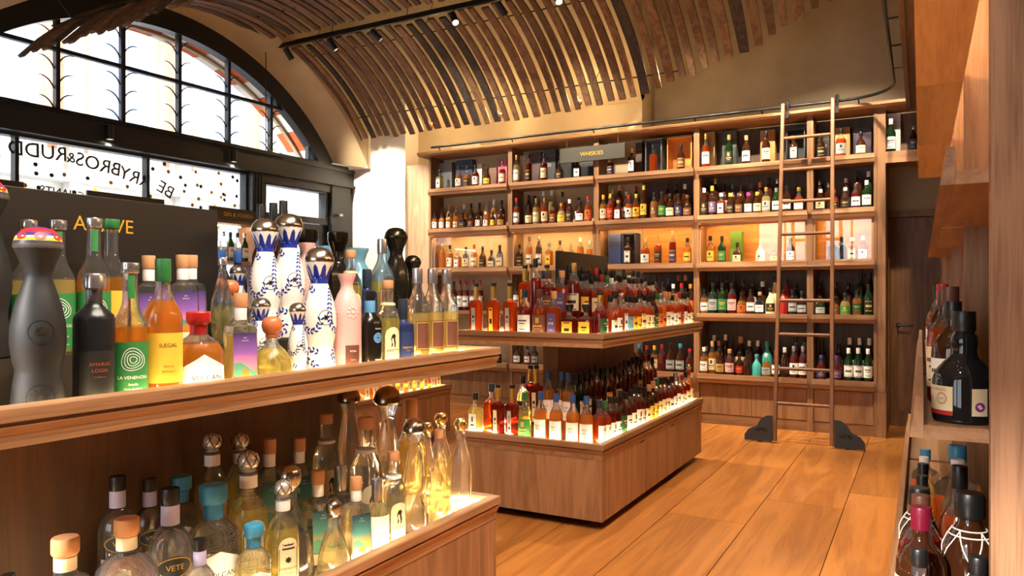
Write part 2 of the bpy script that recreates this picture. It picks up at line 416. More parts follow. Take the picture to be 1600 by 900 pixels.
# iron scrolls sprouting from the mullions
def scroll(t, z, dr, R):
    p = []
    for k in range(7):
        a = k/6*1.75
        p.append((t + dr*(.02 + R*(1-math.cos(a))*.62 + .01*k), -.005, z + R*math.sin(a)*.95))
    return [FX(*q) for q in p]
for i, t in enumerate(MT[1:], 1):
    zs = [z for z in (2.98, 3.16, 3.34, 3.60, 3.80) if z+.14 < ztop(t)]
    for z in zs:
        for dr in (-1, 1):
            if z + .12 < ztop(t+dr*.16):
                MB().tube(scroll(t, z + (.05 if dr < 0 else 0), dr, .105), [.0075,.0075,.007,.0065,.006,.005,.003], 6).build('iron_scroll', blackmetal, win1, 40)
# transom beam and shop-front joinery
front = struct(empty('trim_shopfront'))
fbox('transom_beam', blackpaint, front, -.02, 5.2, -.12, .14, 2.715, 2.925)
fbox('transom_moulding', blackpaint, front, -.02, 5.2, -.12, .17, 2.69, 2.72)
fbox('transom_bead', blackpaint, front, -.02, 5.2, .14, .158, 2.88, 2.91)
fbox('corner_post', blackpaint, front, -.02, .36, -.1, .12, 0, 2.71)
fbox('door_post', blackpaint, front, 1.43, 1.59, -.1, .12, 0, 2.71)
for q in range(3): fbox('post_bead', blackpaint, front, 1.455+.04*q, 1.47+.04*q, .12, .133, 0, 2.69)
fbox('stall_riser', blackpaint, front, 1.59, 5.2, -.1, .10, 0, .55)
fbox('door_head', blackpaint, front, .36, 1.43, -.08, .10, 2.60, 2.71)
# fanlight and street door
win3 = struct(empty('window_3'))
for a in ((.36,.43,2.19,2.60),(1.355,1.43,2.19,2.60),(.43,1.355,2.19,2.262),(.43,1.355,2.583,2.60)):
    fbox('frame_bar', blackpaint, win3, a[0], a[1], -.05, .07, a[2], a[3])
fbox('pane', glassw, win3, .43, 1.355, -.004, .002, 2.262, 2.583)
fbox('number_plate', brass, win3, .86, .90, .072, .078, 2.59, 2.64)
d1 = struct(empty('door_1'))
for a in ((.37,.50,0,2.18),(1.29,1.42,0,2.18),(.50,1.29,0,.5),(.50,1.29,2.06,2.18)):
    fbox('door_rail', blackpaint, d1, a[0], a[1], -.03, .03, a[2], a[3])
fbox('pane', glassw, d1, .50, 1.29, -.004, .002, .5, 2.06)
dh = MB().tube([FX(.43,.03,1.1), FX(.43,.08,1.1), FX(.43,.08,1.5), FX(.43,.03,1.5)], .012, 8); dh.build('door_handle', steel, d1, 40)
cl = MB().box(.25,.30,.12,.20,2.30,2.33); cl.build('door_closer', steel, d1, xf=FX)
# shop window with gilt lettering, read from the street
win2 = struct(empty('window_2'))
PT = [1.60, 2.79, 3.99, 5.18]
fbox('head_bar', blackpaint, win2, 1.59, 5.2, -.05, .05, 2.665, 2.69)
fbox('sill_bar', blackpaint, win2, 1.59, 5.2, -.05, .08, .55, .60)
for t in PT: fbox('mullion', blackpaint, win2, t-.016, t+.016, -.04, .04, .60, 2.665)
for i in range(3): fbox('pane', glassw, win2, PT[i]+.016, PT[i+1]-.016, -.004, .002, .60, 2.665)
GLY = {}
def text_mesh(s, size=1.0, align='CENTER', offset=0.0, shear=0.0):
    """2-D outline of writing as (verts, faces) in the x-y plane"""
    key = (s, size, align, offset, shear)
    if key in GLY: return GLY[key]
    cu = bpy.data.curves.new('lettering', 'FONT'); cu.body = s; cu.size = size; cu.align_x = align; cu.offset = offset; cu.shear = shear; cu.resolution_u = 3
    cu.fill_mode = 'FRONT'
    o = bpy.data.objects.new('lettering', cu); C.objects.link(o)
    dg = bpy.context.evaluated_depsgraph_get(); me = bpy.data.meshes.new_from_object(o.evaluated_get(dg))
    r = ([tuple(v.co[:2]) for v in me.vertices], [tuple(p.vertices) for p in me.polygons])
    bpy.data.objects.remove(o); bpy.data.curves.remove(cu); bpy.data.meshes.remove(me)
    GLY[key] = r; return r
letterink = mat('window_letter', '4a3f2e', .4, metal=.4)
dotg = mat('window_dot_gold', 'c9a440', .4, metal=.3); dotk = mat('window_dot_black', '2a2a2e', .5)
# letters follow a shallow arch; t grows to the left of the picture, so the mirrored reading comes by itself
m = MB(); tcen, R = 4.05, 3.0
def put(word, tc_, zc_, size, rot):
    v, f = text_mesh(word, size, offset=.0015)
    cr, sr = math.cos(rot), math.sin(rot)
    m.add([(tc_ + x*cr - y*sr, .004, zc_ + x*sr + y*cr) for x, y in v], f)
put('BE', 2.60, 2.325, .178, .42); put('RRY', 2.92, 2.405, .178, .22); put('BROS', 3.27, 2.475, .178, .12); put('&', 3.52, 2.515, .13, 0)
put('RUDD', 3.80, 2.515, .178, -.02); put('LTD', 4.25, 2.44, .178, -.25)
put('WINE', 3.0, 2.10, .10, .2); put('MERCHANTS', 3.5, 2.19, .10, .05)
m.build('window_lettering', letterink, win2, recalc=False, xf=FX)
rd = random.Random(11)
for mat_, cnt, nm in ((dotg, 60, 'gold_dot'), (dotk, 36, 'black_dot')):
    m = MB()
    for k in range(cnt):
        t = rd.uniform(1.65, 4.6); z = rd.uniform(2.0, 2.64)
        if abs(z - (2.53 - .12*(t-3.9)**2*.9 + .03)) < .10 and t > 2.45: continue
        m.add([(t+.02*math.cos(a*math.pi/5), .004, z+.02*math.sin(a*math.pi/5)) for a in range(10)], [tuple(range(10))])
    tag(m.build(nm, mat_, win2, recalc=False, xf=FX), kind='stuff')

# ---- street outside
struct(bx('street', mottled('asphalt', '6f6f70', '87878a', 8, .9), None, -30, -7.1, -14, 26, -.2, -.1))
ob = empty('opposite_building', (-15.5, 0, -.1), 0, 'pale stone building across the street seen through the shop window', 'building')
ps = mottled('portland_stone', 'cfcac0', 'e3dfd6', 1.5, .8); bk = mottled('pale_brick', 'c08a6c', 'cf9f84', 9, .8)
bx('wall', ps, ob, -3, 0, -13, 24, 0, 12)
for y in [-11+2.6*i for i in range(13)]:
    for z0, z1 in ((1.0,3.3),(4.6,7.2),(8.2,10.4)):
        wf = bx('window', mat('sash_white', 'e8eaee', .5), ob, 0, .06, y, y+1.25, z0, z1)
        bx('pane', mat('sash_glass', '8093b4', .3), wf, .03, .08, y+.1, y+.58, z0+.1, z1-.1); bx('pane', MATS['sash_glass'], wf, .03, .08, y+.67, y+1.15, z0+.1, z1-.1)
    bx('brick_panel', bk, ob, 0, .03, y+1.45, y+2.4, 4.4, 7.4)
    bx('pilaster', ps, ob, 0, .25, y-.75, y-.45, .2, 11)
for z in (3.7, 7.6): bx('cornice', ps, ob, 0, .45, -13, 24, z, z+.22)
bal = [(-11 + .32*i) for i in range(100)]
mm_ = MB().lathe([(.05,0),(.07,.05),(.05,.12),(.085,.28),(.05,.48),(.07,.58)], 8)
mesh_b = mm_.mesh('baluster', 40)
for y in bal:
    o = obj('baluster', mesh_b, ps, ob); o.location = (.28, y, 3.92)
bx('balcony_rail', ps, ob, .18, .4, -13, 24, 4.5, 4.62)
# ================================================================== CEILING CANOPY OF BARREL STAVES
can = empty('stave_canopy', (0,0,0), 0, 'vaulted canopy of curved weathered barrel staves hung under the ceiling', 'canopy')
def stave(th0, th1, x, w, thick, lift, mat_):
    n = 12; m = MB(); T = th1 - th0
    for i in range(n+1):
        u = i/n; th = th0 + T*u
        ww = w*(.80 + .20*math.sin(math.pi*u)); r = VR + lift
        for (dx, dr) in ((-ww/2,0),(ww/2,0),(ww/2,thick),(-ww/2,thick)):
            m.v.append((x+dx, VY + (r+dr)*math.sin(th), VZ + (r+dr)*math.cos(th)))
    for i in range(n):
        b, c = i*4, i*4+4
        for k in range(4): m.f.append((b+k, b+(k+1) % 4, c+(k+1) % 4, c+k))
    m.f.append((0,1,2,3)); m.f.append((n*4+3,n*4+2,n*4+1,n*4))
    return m.build('stave', mat_, can, 35)
EX = [(-7,.917),(-3.4,.905),(-2.53,.866),(-2.13,.827),(-1.44,.752),(-1.09,.677),(-.69,.599),(.6,.40)]
def lerp(tab, x):
    for (a, ya), (b, yb) in zip(tab, tab[1:]):
        if x <= b: return ya + (yb-ya)*(x-a)/(b-a)
    return tab[-1][1]
FE = [(-7,-.94),(-6.1,-.90),(-5.5,-.90),(-5,-.88),(-4.6,-.85),(-3.6,-.78),(0,-.5)]
rs = random.Random(5)
x = -6.47
while x < -.45:
    w = rs.choice((.07,.075,.085,.095,.105)); g = rs.uniform(.035,.052)
    dk = stavedark if rs.random() < .2 else stavemat
    stave(.33 + rs.uniform(-.012,.012), lerp(EX, x) + rs.uniform(-.008,.008), x + w/2, w, .024, rs.uniform(-.012,.012), dk)
    x += w + g
x = -6.5
while x < -2.6:
    w = rs.choice((.06,.07,.08,.09,.095)); g = rs.uniform(.03,.05)
    stave(lerp(FE, x) + rs.uniform(-.012,.012), .245 + rs.uniform(-.01,.01), x + w/2, w, .024, rs.uniform(-.012,.012), stavedark if rs.random() < .15 else stavemat)
    x += w + g
for th in (.42, .80, .1, -.35, -.75):
    y, z = VY + (VR+.045)*math.sin(th), VZ + (VR+.045)*math.cos(th)
    MB().tube([(-6.5,y,z),((-2.1 if th > .7 else -.5) if th > .3 else -2.7, y, z)], .007, 6).build('steel_purlin', blackmetal, can)
    for x in (-6.2,-4.6,-3.0):
        MB().tube([(x,y,z),(x, VY+2.95*math.sin(th), VZ+2.95*math.cos(th))], .004, 5).build('hanger_rod', blackmetal, can)
# small uplights tucked between the stave ends
def spot(loc, aim, power, col=(1,.88,.72), size=70, blend=.6, radius=.03):
    L = bpy.data.lights.new('lamp_light', 'SPOT'); L.energy = power; L.color = col; L.spot_size = math.radians(size); L.spot_blend = blend; L.shadow_soft_size = radius
    o = bpy.data.objects.new('lamp_light', L); C.objects.link(o); o.location = loc
    o.rotation_euler = (Vector(aim)-Vector(loc)).to_track_quat('-Z','Y').to_euler(); return o
for px_ in (558, 672, 780, 905, 1045):
    x = onY(px_, 7.36); th = lerp(EX, x) - .02
    y, z = VY + (VR+.06)*math.sin(th), VZ + (VR+.06)*math.cos(th)
    u = empty('uplight', (x, y, z), 0, None, 'lamp', 'small uplights between the stave ends')
    u['label'] = 'small brass uplight between stave ends, %s along the back edge' % {558:'first',672:'second',780:'third',905:'fourth',1045:'fifth'}[px_]
    MB().lathe([(.012,-.03),(.018,-.028),(.018,.01),(.013,.012)], 10).build('housing', brass, u, 40)
    MB().lathe([(.012,.0122),(.012,.015)], 10).build('bulb', bulb, u)
    L = bpy.data.lights.new('lamp_light', 'POINT'); L.energy = 3*K; L.color = (1,.7,.35); L.shadow_soft_size = .02
    o = bpy.data.objects.new('lamp_light', L); C.objects.link(o); o.parent = u; o.location = (0,0,.04)

# ---- lighting track under the crown gap
trk = empty('lighting_track', (0,6.17,4.12), 0, 'long black lighting track hung beneath the stave canopy', 'light track')
bx('rail', blackmetal, trk, -6.5, .4, -.018, .018, -.02, .025)
bx('wireway', blackmetal, trk, -6.2, .4, .05, .10, .03, .06)
for x in (-6.45,-5.6,-4.6,-3.5,-2.4): MB().tube([(x,0,.02),(x+.05,0,.55)], .004, 5).build('hanger_rod', blackmetal, trk)
def can_spot(loc, aim, label, power, group, vertical=False, col=(1,.85,.64), size=62):
    loc = Vector(loc); aim = Vector(aim)
    e = empty('track_spotlight', loc, 0, label, 'spotlight', group)
    d = (aim - (loc + Vector((0,0,-.07)))).normalized() if not vertical else Vector((0,0,-1))
    q = d.to_track_quat('-Z','Y').to_matrix()
    def X(x, y, z): return tuple(q @ Vector((x,y,z)) + Vector((0,0,-.075)))
    MB().lathe([(.028,.06),(.034,.055),(.034,-.075),(.030,-.078),(.029,-.06)], 16).build('housing', blackmetal, e, 40, xf=X)
    MB().lathe([(.027,-.062),(.027,-.058)], 16).build('bulb', bulb, e, xf=X)
    MB().tube([(0,0,0),(0,0,-.045)], .006, 6).build('stem', blackmetal, e)
    s = spot(loc + Vector((0,0,-.075)) + d*.085, loc + Vector((0,0,-.075)) + d*3, power, col, size); s.parent = e; s.matrix_parent_inverse = Matrix.Translation(-loc)
    return e
TSP = [(450,(-5.9,7.58,2.2),'first'),(518,(-4.4,7.5,1.6),'second'),(586,(-3.6,7.55,2.3),'third'),(709,(-2.0,4.9,.6),'fourth')]
for px_, aim, o_ in TSP:
    x = onY(px_, 6.17); can_spot((x, 6.17, 4.10), aim, '%s black cylinder spotlight along the canopy track from the window' % o_, (200 if px_ == 450 else 92)*K, 'black cylinder spotlights on the canopy track', size=48 if px_ == 450 else 62)
for i, (x, aim) in enumerate([(-3.5,(-2.6,7.6,2.2)),(-2.9,(-2.0,5.2,.9)),(-2.2,(-1.5,7.6,2.2)),(-1.7,(-.9,5.6,0)),(-1.1,(-1.0,7.6,1.9)),(-.6,(-.7,4.2,0)),(-.1,(-.6,7.6,2.6))]):  # unseen lamps added further along the track for more light
    can_spot((x, 6.17, 4.10), aim, 'added unseen spotlight above the frame edge, %s past the visible four' % ('one','two','three','four','five','six','seven')[i], 98*K, 'black cylinder spotlights on the canopy track')
# ---- unseen fill spots added in the low ceiling over agave island and side shelves
for x, y, ax, ay, az, nm in ((-.75,.55,-1.75,1.0,.9,'first'),(-.75,1.25,-1.75,1.55,.9,'second'),(-.75,1.95,-1.7,2.3,.8,'third'),(-.9,2.6,-1.75,4.2,.8,'fourth'),(-.55,.0,.1,1.9,1.0,'fifth'),(-.25,.85,-1.65,1.05,.55,'sixth'),(-.25,1.7,-1.65,1.9,.55,'seventh')):
    can_spot((x, y, 3.388), (ax, ay, az), 'added fill spotlight in the low ceiling over the aisle, %s' % nm, (20 if nm == 'fifth' else 32)*K, 'added fill spotlights in the low ceiling', col=(1,.89,.74), size=80)
# ---- short hung rail in front of the shop window with two cylinder spots
hr = empty('hung_window_rail', (0,0,0), 0, 'black rail with thin drop rods hung across the arched window', 'light track')
s0 = .20
MB().box(1.15, 5.1, s0-.012, s0+.012, 2.90, 2.935).build('rail', blackmetal, hr, xf=FX)
for t in (1.47, 3.16): MB().tube([FX(t,s0,2.93), FX(t,s0,3.0), FX(t,s0,4.3)], .005, 6).build('drop_rod', blackmetal, hr)
MB().tube([FX(1.47,s0,3.15),FX(1.46,s0,3.05),FX(1.40,s0,2.98),FX(1.28,s0,2.95),FX(1.2,s0,2.935)], .004, 6).build('cable', blackmetal, hr)
for t, nm in ((1.9,'nearer the street door'),(3.27,'over the shop lettering')):
    p = FX(t, s0, 2.90); can_spot(p, (p[0]+.6, p[1]-.3, .5), 'black cylinder spotlight hanging at the window rail, %s' % nm, 60*K, 'cylinder spotlights at the window rail', True)

# ================================================================== WHISKY WALL
BX = [-5.316,-4.176,-3.104,-2.008,-.926,-.354]
YF, YB = 7.55, 7.90                      # shelf front and back
LIPZ = dict(A=(2.515,2.593), B=(2.021,2.105), C=(1.540,1.618), D=(1.040,1.118), E=(.417,.508))
SURF = {k: v[1]-.012 for k, v in LIPZ.items()}
BAYN = ['first','second','third','fourth','fifth']
def lip(parent, x0, x1, z0, z1, m, y=YF):
    h = z1 - z0
    pr = [(y-.022, z1), (y+.012, z1), (y+.012, z0), (y-.006, z0), (y-.022, z0+h*.36), (y-.010, z0+h*.37), (y-.010, z0+h*.47), (y-.022, z0+h*.48)]
    return MB().prism(pr, x0, x1).build('shelf_lip', m, parent)
for i in range(5):
    x0, x1 = BX[i], BX[i+1]
    u = empty('shelving_unit', (0,0,0), 0, 'oak whisky shelving unit with lit glass cabinet, %s from the window' % BAYN[i], 'shelving', 'oak shelving units of the whisky wall')
    bx('upright', oakm[2], u, x0+.0005, x0+.028, YF+.03, YB, .0, 3.0)
    bx('upright', oakm[2], u, x1-.028, x1-.0005, YF+.03, YB, .0, 3.0)
    bx('back_panel', backwood, u, x0+.028, x1-.028, YB-.015, YB, .12, 3.0)
    for k, (z0, z1) in LIPZ.items():
        bx('shelf', oak[0], u, x0+.028, x1-.028, YF+.0125, YB-.015, z0+.012, SURF[k])
        lip(u, x0+.018, x1-.018, z0, z1, oak[0])
    # lit cabinet behind glass on the third tier
    bx('cabinet_back', amberwood, u, x0+.0285, x1-.0285, YB-.024, YB-.0155, SURF['C'], LIPZ['B'][0]+.01)
    bx('led_strip', ledcab, u, x0+.05, x1-.05, YF+.056, YF+.072, LIPZ['B'][0]+.0072, LIPZ['B'][0]+.0118)
    g = empty('glass_door', (0,0,0)); g.parent = u
    zc0, zc1 = LIPZ['C'][1]+.002, LIPZ['B'][0]-.002
    for a in ((x0+.030,x0+.046,zc0,zc1),(x1-.046,x1-.030,zc0,zc1),(x0+.046,x1-.046,zc0,zc0+.014),(x0+.046,x1-.046,zc1-.02,zc1)):
        bx('door_frame', oak[2] if a[3]-a[2] > .2 else oak[0], g, a[0], a[1], YF+.034, YF+.052, a[2], a[3])
    bx('glass_pane', glassc, g, x0+.046, x1-.046, YF+.040, YF+.044, zc0+.014, zc1-.02)
    # base cupboards
    bx('plinth', oakd[0], u, x0+.028, x1-.028, YF+.075, YF+.10, 0, .105)
    bx('skirting', oakm[0], u, x0+.0005, x1-.0005, YF+.05, YF+.074, 0, .10)
    nd = 2 if x1-x0 > .8 else 1
    for k in range(nd):
        a = x0+.03 + (x1-x0-.06)*k/nd; b = x0+.03 + (x1-x0-.06)*(k+1)/nd
        d = bx('cupboard_door', oakm[2], u, a+.002, b-.002, YF+.045, YF+.065, .105, .405)
        bx('finger_pull', brass, d, b-.14 if k % 2 == 0 and nd > 1 else a+.02, b-.03 if k % 2 == 0 and nd > 1 else a+.13, YF+.040, YF+.045, .397, .404)
# end post, over-door bridge and crown
ep = empty('end_post', (0,0,0), 0, 'tall oak end post closing the whisky shelving beside the door', 'shelving')
bx('post_face', oakm[2], ep, BX[5]+.0005, BX[5]+.07, YF+.035, 8.28, .415, 3.0)
bx('post_foot', oakm[2], ep, BX[5]+.0005, BX[5]+.075, YF+.025, 8.28, 0, .412)
br = empty('bridge_shelf', (0,0,0), 0, 'short oak bridge shelf over the inner door at the wall end', 'shelf')
bx('shelf', oak[0], br, BX[5]+.071, .7, YF, YB, 2.51, 2.581)
bx('shelf_front', oak[0], br, BX[5]+.071, .7, YF-.02, YF-.0005, 2.49, 2.593)
bx('back_panel', oakd[2], br, BX[5]+.071, .7, YB, YB+.02, 2.51, 3.0)
cr = empty('crown_board', (0,0,0), 0, 'long oak crown board running over all the whisky shelving', 'crown board')
MB().prism([(YF-.06,3.045),(YF-.06,3.02),(YF-.03,3.0005),(YB-.04,3.0005),(YB-.04,3.045)], BX[0]-.115, .75).build('board', oak[0], cr)
bx('edge_strip', brass, cr, BX[0]-.115, -1.25, YF-.066, YF-.0605, 3.028, 3.040)
sp = empty('oak_side_panel', (0,0,0), 0, 'pale oak panel beside the shelving next to the white pier', 'panel')
bx('panel', oakp[2], sp, XP+.002, BX[0]-.002, 7.60, 7.85, .1, 2.92); bx('plinth', oakp[0], sp, XP+.002, BX[0]-.002, 7.62, 7.85, 0, .0995)
bx('groove_strip', oakd[2], sp, XP+.02, XP+.026, 7.596, 7.60, .12, 2.9)
# flat box and glasses lying on the crown
bxo = bx('flat_carton', mat('carton', 'c9bb9d', .8), None, -5.0, -4.62, 7.62, 7.80, 3.046, 3.10); tag(bxo, 'flat beige carton lying on top of the shelving crown', 'box')
# ladder rail with the bend towards the side shelves
rail = []
ry, rz_ = YF-.085, 3.085
rail.append((-5.2, ry, rz_)); rail.append((-.62, ry, rz_))
for k in range(1, 9):
    a = k/8*math.pi/2; rail.append((-.62+.42*math.sin(a), ry-.42*(1-math.cos(a)), rz_))
rail.append((-.20, 3.2, rz_))
lr = empty('ladder_rail', (0,0,0), 0, 'dark metal ladder rail bending round above the shelves', 'rail')
MB().tube(rail, .014, 10).build('pipe', blackmetal, lr, 40)
for x in (-5.1,-4.1,-3.1,-2.0,-1.35,-.5): MB().tube([(x,ry,rz_),(x,ry+.03,rz_-.02),(x,ry+.045,3.053)], .007, 6).build('bracket', blackmetal, lr)
for y in (6.6,6.0,5.4,4.6,3.8): MB().tube([(-.20,y,rz_),(-.075,y,rz_)], .007, 6).build('bracket', blackmetal, lr)
# ---- rolling ladder
lad = empty('rolling_ladder', (0,0,0), 0, 'tall wooden rolling ladder leaning on the whisky shelving rail', 'ladder')
L0, L1 = Vector((-1.128, 6.86, .02)), Vector((-1.141, 7.40, 3.10))
R0, R1 = Vector((-.665, 6.86, .02)), Vector((-.71, 7.40, 3.10))
ladm = wood('ladder_oak', 2, '7c5232', '5c3b22', .4)
for a, b in ((L0,L1),(R0,R1)):
    m = MB(); d = (b-a); n_ = Vector((0, d.z, -d.y)).normalized()*.018; ex = Vector((.0165,0,0))
    m.add([tuple(p + sx*ex + sn*n_) for p in (a,b) for sx, sn in ((-1,-1),(1,-1),(1,1),(-1,1))], [(0,1,2,3)[::-1],(4,5,6,7),(0,1,5,4),(1,2,6,5),(2,3,7,6),(3,0,4,7)])
    o = m.build('side_rail', ladm, lad); mo = o.modifiers.new('bevel','BEVEL'); mo.width = .008; mo.segments = 3
for i in range(9):
    z = .345 + .302*i; u = (z-.02)/3.08
    a, b = L0.lerp(L1, u), R0.lerp(R1, u)
    MB().tube([a + Vector((.012,0,0)), b - Vector((.012,0,0))], .0155, 10).build('rung', wood('rung_oak', 0, '7c5232', '5c3b22', .4), lad, 40)
for (p, sg) in ((L0,-1),(R0,1)):
    prof = [(0,0),(.235,0),(.235,.05),(.20,.10),(.13,.13),(.10,.19),(.05,.225),(0,.23)]
    m = MB().prism([(sg*.02+sg*x, z+.0) for x, z in prof], -.014, .014, 'y')
    w_ = m.build('wheel_guard', mat('cast_iron', '33373c', .55), lad, xf=lambda x, y, z, p=p: (p.x+x, p.y+y, z+.012))
    mc = MB()
    for k in range(5):
        a = -.9 + .45*k; mc.tube([(sg*(.11+.035*math.sin(a)), -.0145, .07+.03*math.cos(a)),(sg*(.11+.06*math.sin(a)), -.0145, .07+.052*math.cos(a))], .0045, 5)
    tag(mc.build('pierced_motif', mat('iron_hole', '0c0d0e', .8), w_, xf=lambda x, y, z, p=p: (p.x+x, p.y+y, z+.012)), kind='stuff')
    MB().tube([(p.x+sg*.12, p.y-.010, .035),(p.x+sg*.12, p.y+.010, .035)], .035, 16).build('wheel', blackmetal, lad, 40)
for p, sg in ((L1,-1),(R1,1)):
    m = MB().tube([(p.x+.034, 7.42, 3.02),(p.x+.036, 7.42, 3.07),(p.x+.036, 7.42, 3.12),(p.x+.036,7.425,3.13)], [.012,.016,.018,.012], 8)
    m.box(p.x+.018, p.x+.05, 7.39, 7.44, 2.96, 3.02); m.build('roller_hook', blackmetal, lad, 40)

# ================================================================== SIGN BOARDS
def sign(name, label, x0, x1, y0, y1, z0, z1, text, face, size, tm, bm_=None, dx=0, dz=0):
    e = empty(name, ((x0+x1)/2, (y0+y1)/2, z0), 0, label, 'sign')
    cx_, cy_ = (x0+x1)/2, (y0+y1)/2
    bx('board', bm_ or blackboard, e, x0-cx_, x1-cx_, y0-cy_, y1-cy_, 0, z1-z0, .002)
    if text:
        v, f = text_mesh(text, size)
        zc_ = (z1-z0)/2 - size*.34 + dz
        if face == '-y': vv = [(x+dx, y0-cy_-.0015, zc_+y) for x, y in v]
        else: vv = [(x1-cx_+.0015, x+dx, zc_+y) for x, y in v]
        MB().add(vv, f).build('sign_lettering', tm, e, recalc=False)
    return e
sg = sign('hanging_sign', 'dark sign with gold capital letters hung below the whisky shelving crown', -3.51, -2.75, 7.512, 7.535, 2.755, 2.915, 'WHISKIES', '-y', .062, gold, signboard)
for dx in (-.3,.3): MB().tube([(dx,0,.16),(dx,0,.245)], .004, 6).build('hanger', brass, sg)

# ================================================================== DISPLAY ISLANDS
def mitre_lips(parent, x0, x1, y0, y1, ztop, h, mats):
    pr = [(-.028,0),(0.010,0),(.012,-.004),(.012,-.36*h),(.002,-.38*h),(.002,-.46*h),(.010,-.48*h),(-.012,-h),(-.028,-h)]
    for side in range(4):
        m = MB(); n_ = len(pr)
        for e in (0,1):
            for o_, z in pr:
                if side == 0: p = (x0-o_ if e == 0 else x1+o_, y0-o_)
                elif side == 1: p = (x1+o_, y0-o_ if e == 0 else y1+o_)
                elif side == 2: p = (x1+o_ if e == 0 else x0-o_, y1+o_)
                else: p = (x0-o_, y1+o_ if e == 0 else y0-o_)
                m.v.append((p[0], p[1], ztop+z))
        m.f += [tuple(range(n_))[::-1], tuple(range(n_, 2*n_))] + [(k, (k+1) % n_, n_+(k+1) % n_, n_+k) for k in range(n_)]
        m.build('lip_board', mats[0] if side % 2 == 0 else mats[1], parent)
def led_rim(parent, x0, x1, y0, y1, z, led=led):
    for a in ((x0+.03,x1-.03,y0+.0285,y0+.0345),(x0+.03,x1-.03,y1-.0345,y1-.0285)): bx('led_strip', led, parent, *a, z, z+.010)
    for a in ((x0+.0285,x0+.0345,y0+.04,y1-.04),(x1-.0345,x1-.0285,y0+.04,y1-.04)): bx('led_strip', led, parent, *a, z, z+.010)
LT, UT = .478, 1.087               # lip tops of both tiers
LS, US = LT-.05, UT-.045           # surfaces the bottles stand on
RIS = .115                         # height of the inner riser
def island(label, x0, x1, y0, y1, upper=True, riser=True, sidejoints=()):
    e = empty('display_island', ((x0+x1)/2, (y0+y1)/2, 0), 0, label, 'display stand')
    r = empty('island_parts')  # temporary frame
    bpy.data.objects.remove(r)
    ox, oy = e.location.x, e.location.y
    def B(nm, m, a0, a1, b0, b1, c0, c1, bev=0): return bx(nm, m, e, a0-ox, a1-ox, b0-oy, b1-oy, c0, c1, bev)
    X0, X1, Y0, Y1 = x0-ox, x1-ox, y0-oy, y1-oy
    B('plinth', mat('plinth_dark', '1d130c', .8), x0+.12, x1-.12, y0+.12, y1-.12, 0, .055)
    B('carcass', oakd[2], x0+.022, x1-.022, y0+.022, y1-.022, .055, LT-.088)
    # cladding panels with open joints
    ys = [y0+.0, y0+.07] + [y0+.07+(y1-y0-.14)*k/3 for k in (1,2)] + [y1-.07, y1]
    for xa, xb in ((x0+.002,x0+.022),(x1-.022,x1-.002)):
        for k in range(len(ys)-1): B('side_panel', oak[2], xa, xb, ys[k]+.0015+(.02 if k == 0 else 0), ys[k+1]-.0015-(.02 if k == len(ys)-2 else 0), .05, LT-.088)
    for ya, yb in ((y0+.002,y0+.022),(y1-.022,y1-.002)):
        B('end_panel', oak[2], x0+.002, x1-.002, ya, yb, .05, LT-.088)
    for k in (1,2):
        B('finger_pull', blackmetal, x1-.004, x1-.001, ys[k+1]-.10, ys[k+1]-.004, LT-.101, LT-.092)
    B('tray_floor', oak[1], x0+.0, x1-.0, y0+.0, y1-.0, LT-.0878, LS)
    mitre_lips(e, X0, X1, Y0, Y1, LT, .086, (oak[0], oak[1]))
    led_rim(e, X0, X1, Y0, Y1, LS+.022)
    if riser: B('riser', oakd[1], x0+.27, x1-.27, y0+.20, y1-.20, LS+.0003, LS+RIS*.7)
    if upper:
        cx_ = (x0+x1)/2
        B('spine', oakd[2], cx_-.05, cx_+.05, y0+.32, y1-.40, LS+RIS*.7+.0003 if riser else LS, UT-.0805)
        B('upper_floor', oak[1], x0, x1, y0, y1, UT-.080, US)
        mitre_lips(e, X0, X1, Y0, Y1, UT, .080, (oak[0], oak[1]))
        led_rim(e, X0, X1, Y0, Y1, US+.020, led_up)
        if riser: B('upper_riser', mat('riser_dark', '2a2314', .7), x0+.27, x1-.27, y0+.20, y1-.20, US+.0003, US+RIS)
    return e
G1 = (-2.475, -1.525, .50, 2.655); G2 = (-2.475, -1.535, 3.835, 5.945); G3 = (-4.75, -3.80, 3.65, 5.76)
island('two-tier oak island crowded with agave spirits nearest the camera', *G1)
island('two-tier oak island of amber whiskies on bare floor before the ladder', *G2)
island('low single-tier oak island half hidden behind the agave bottles', *G3, upper=False, riser=False)
sign('island_sign', 'black board standing among agave bottles with gold capital letters', -2.01, -1.99, .86, 1.66, US+RIS, 1.572, 'AGAVE', '+x', .055, gold, dx=.017, dz=.13)
sign('island_sign', 'black board with faint copper letters among the island whiskies', -2.01, -1.99, 4.235, 5.08, US+RIS, 1.578, 'WHISKIES', '+x', .055, copperl, dz=.11)

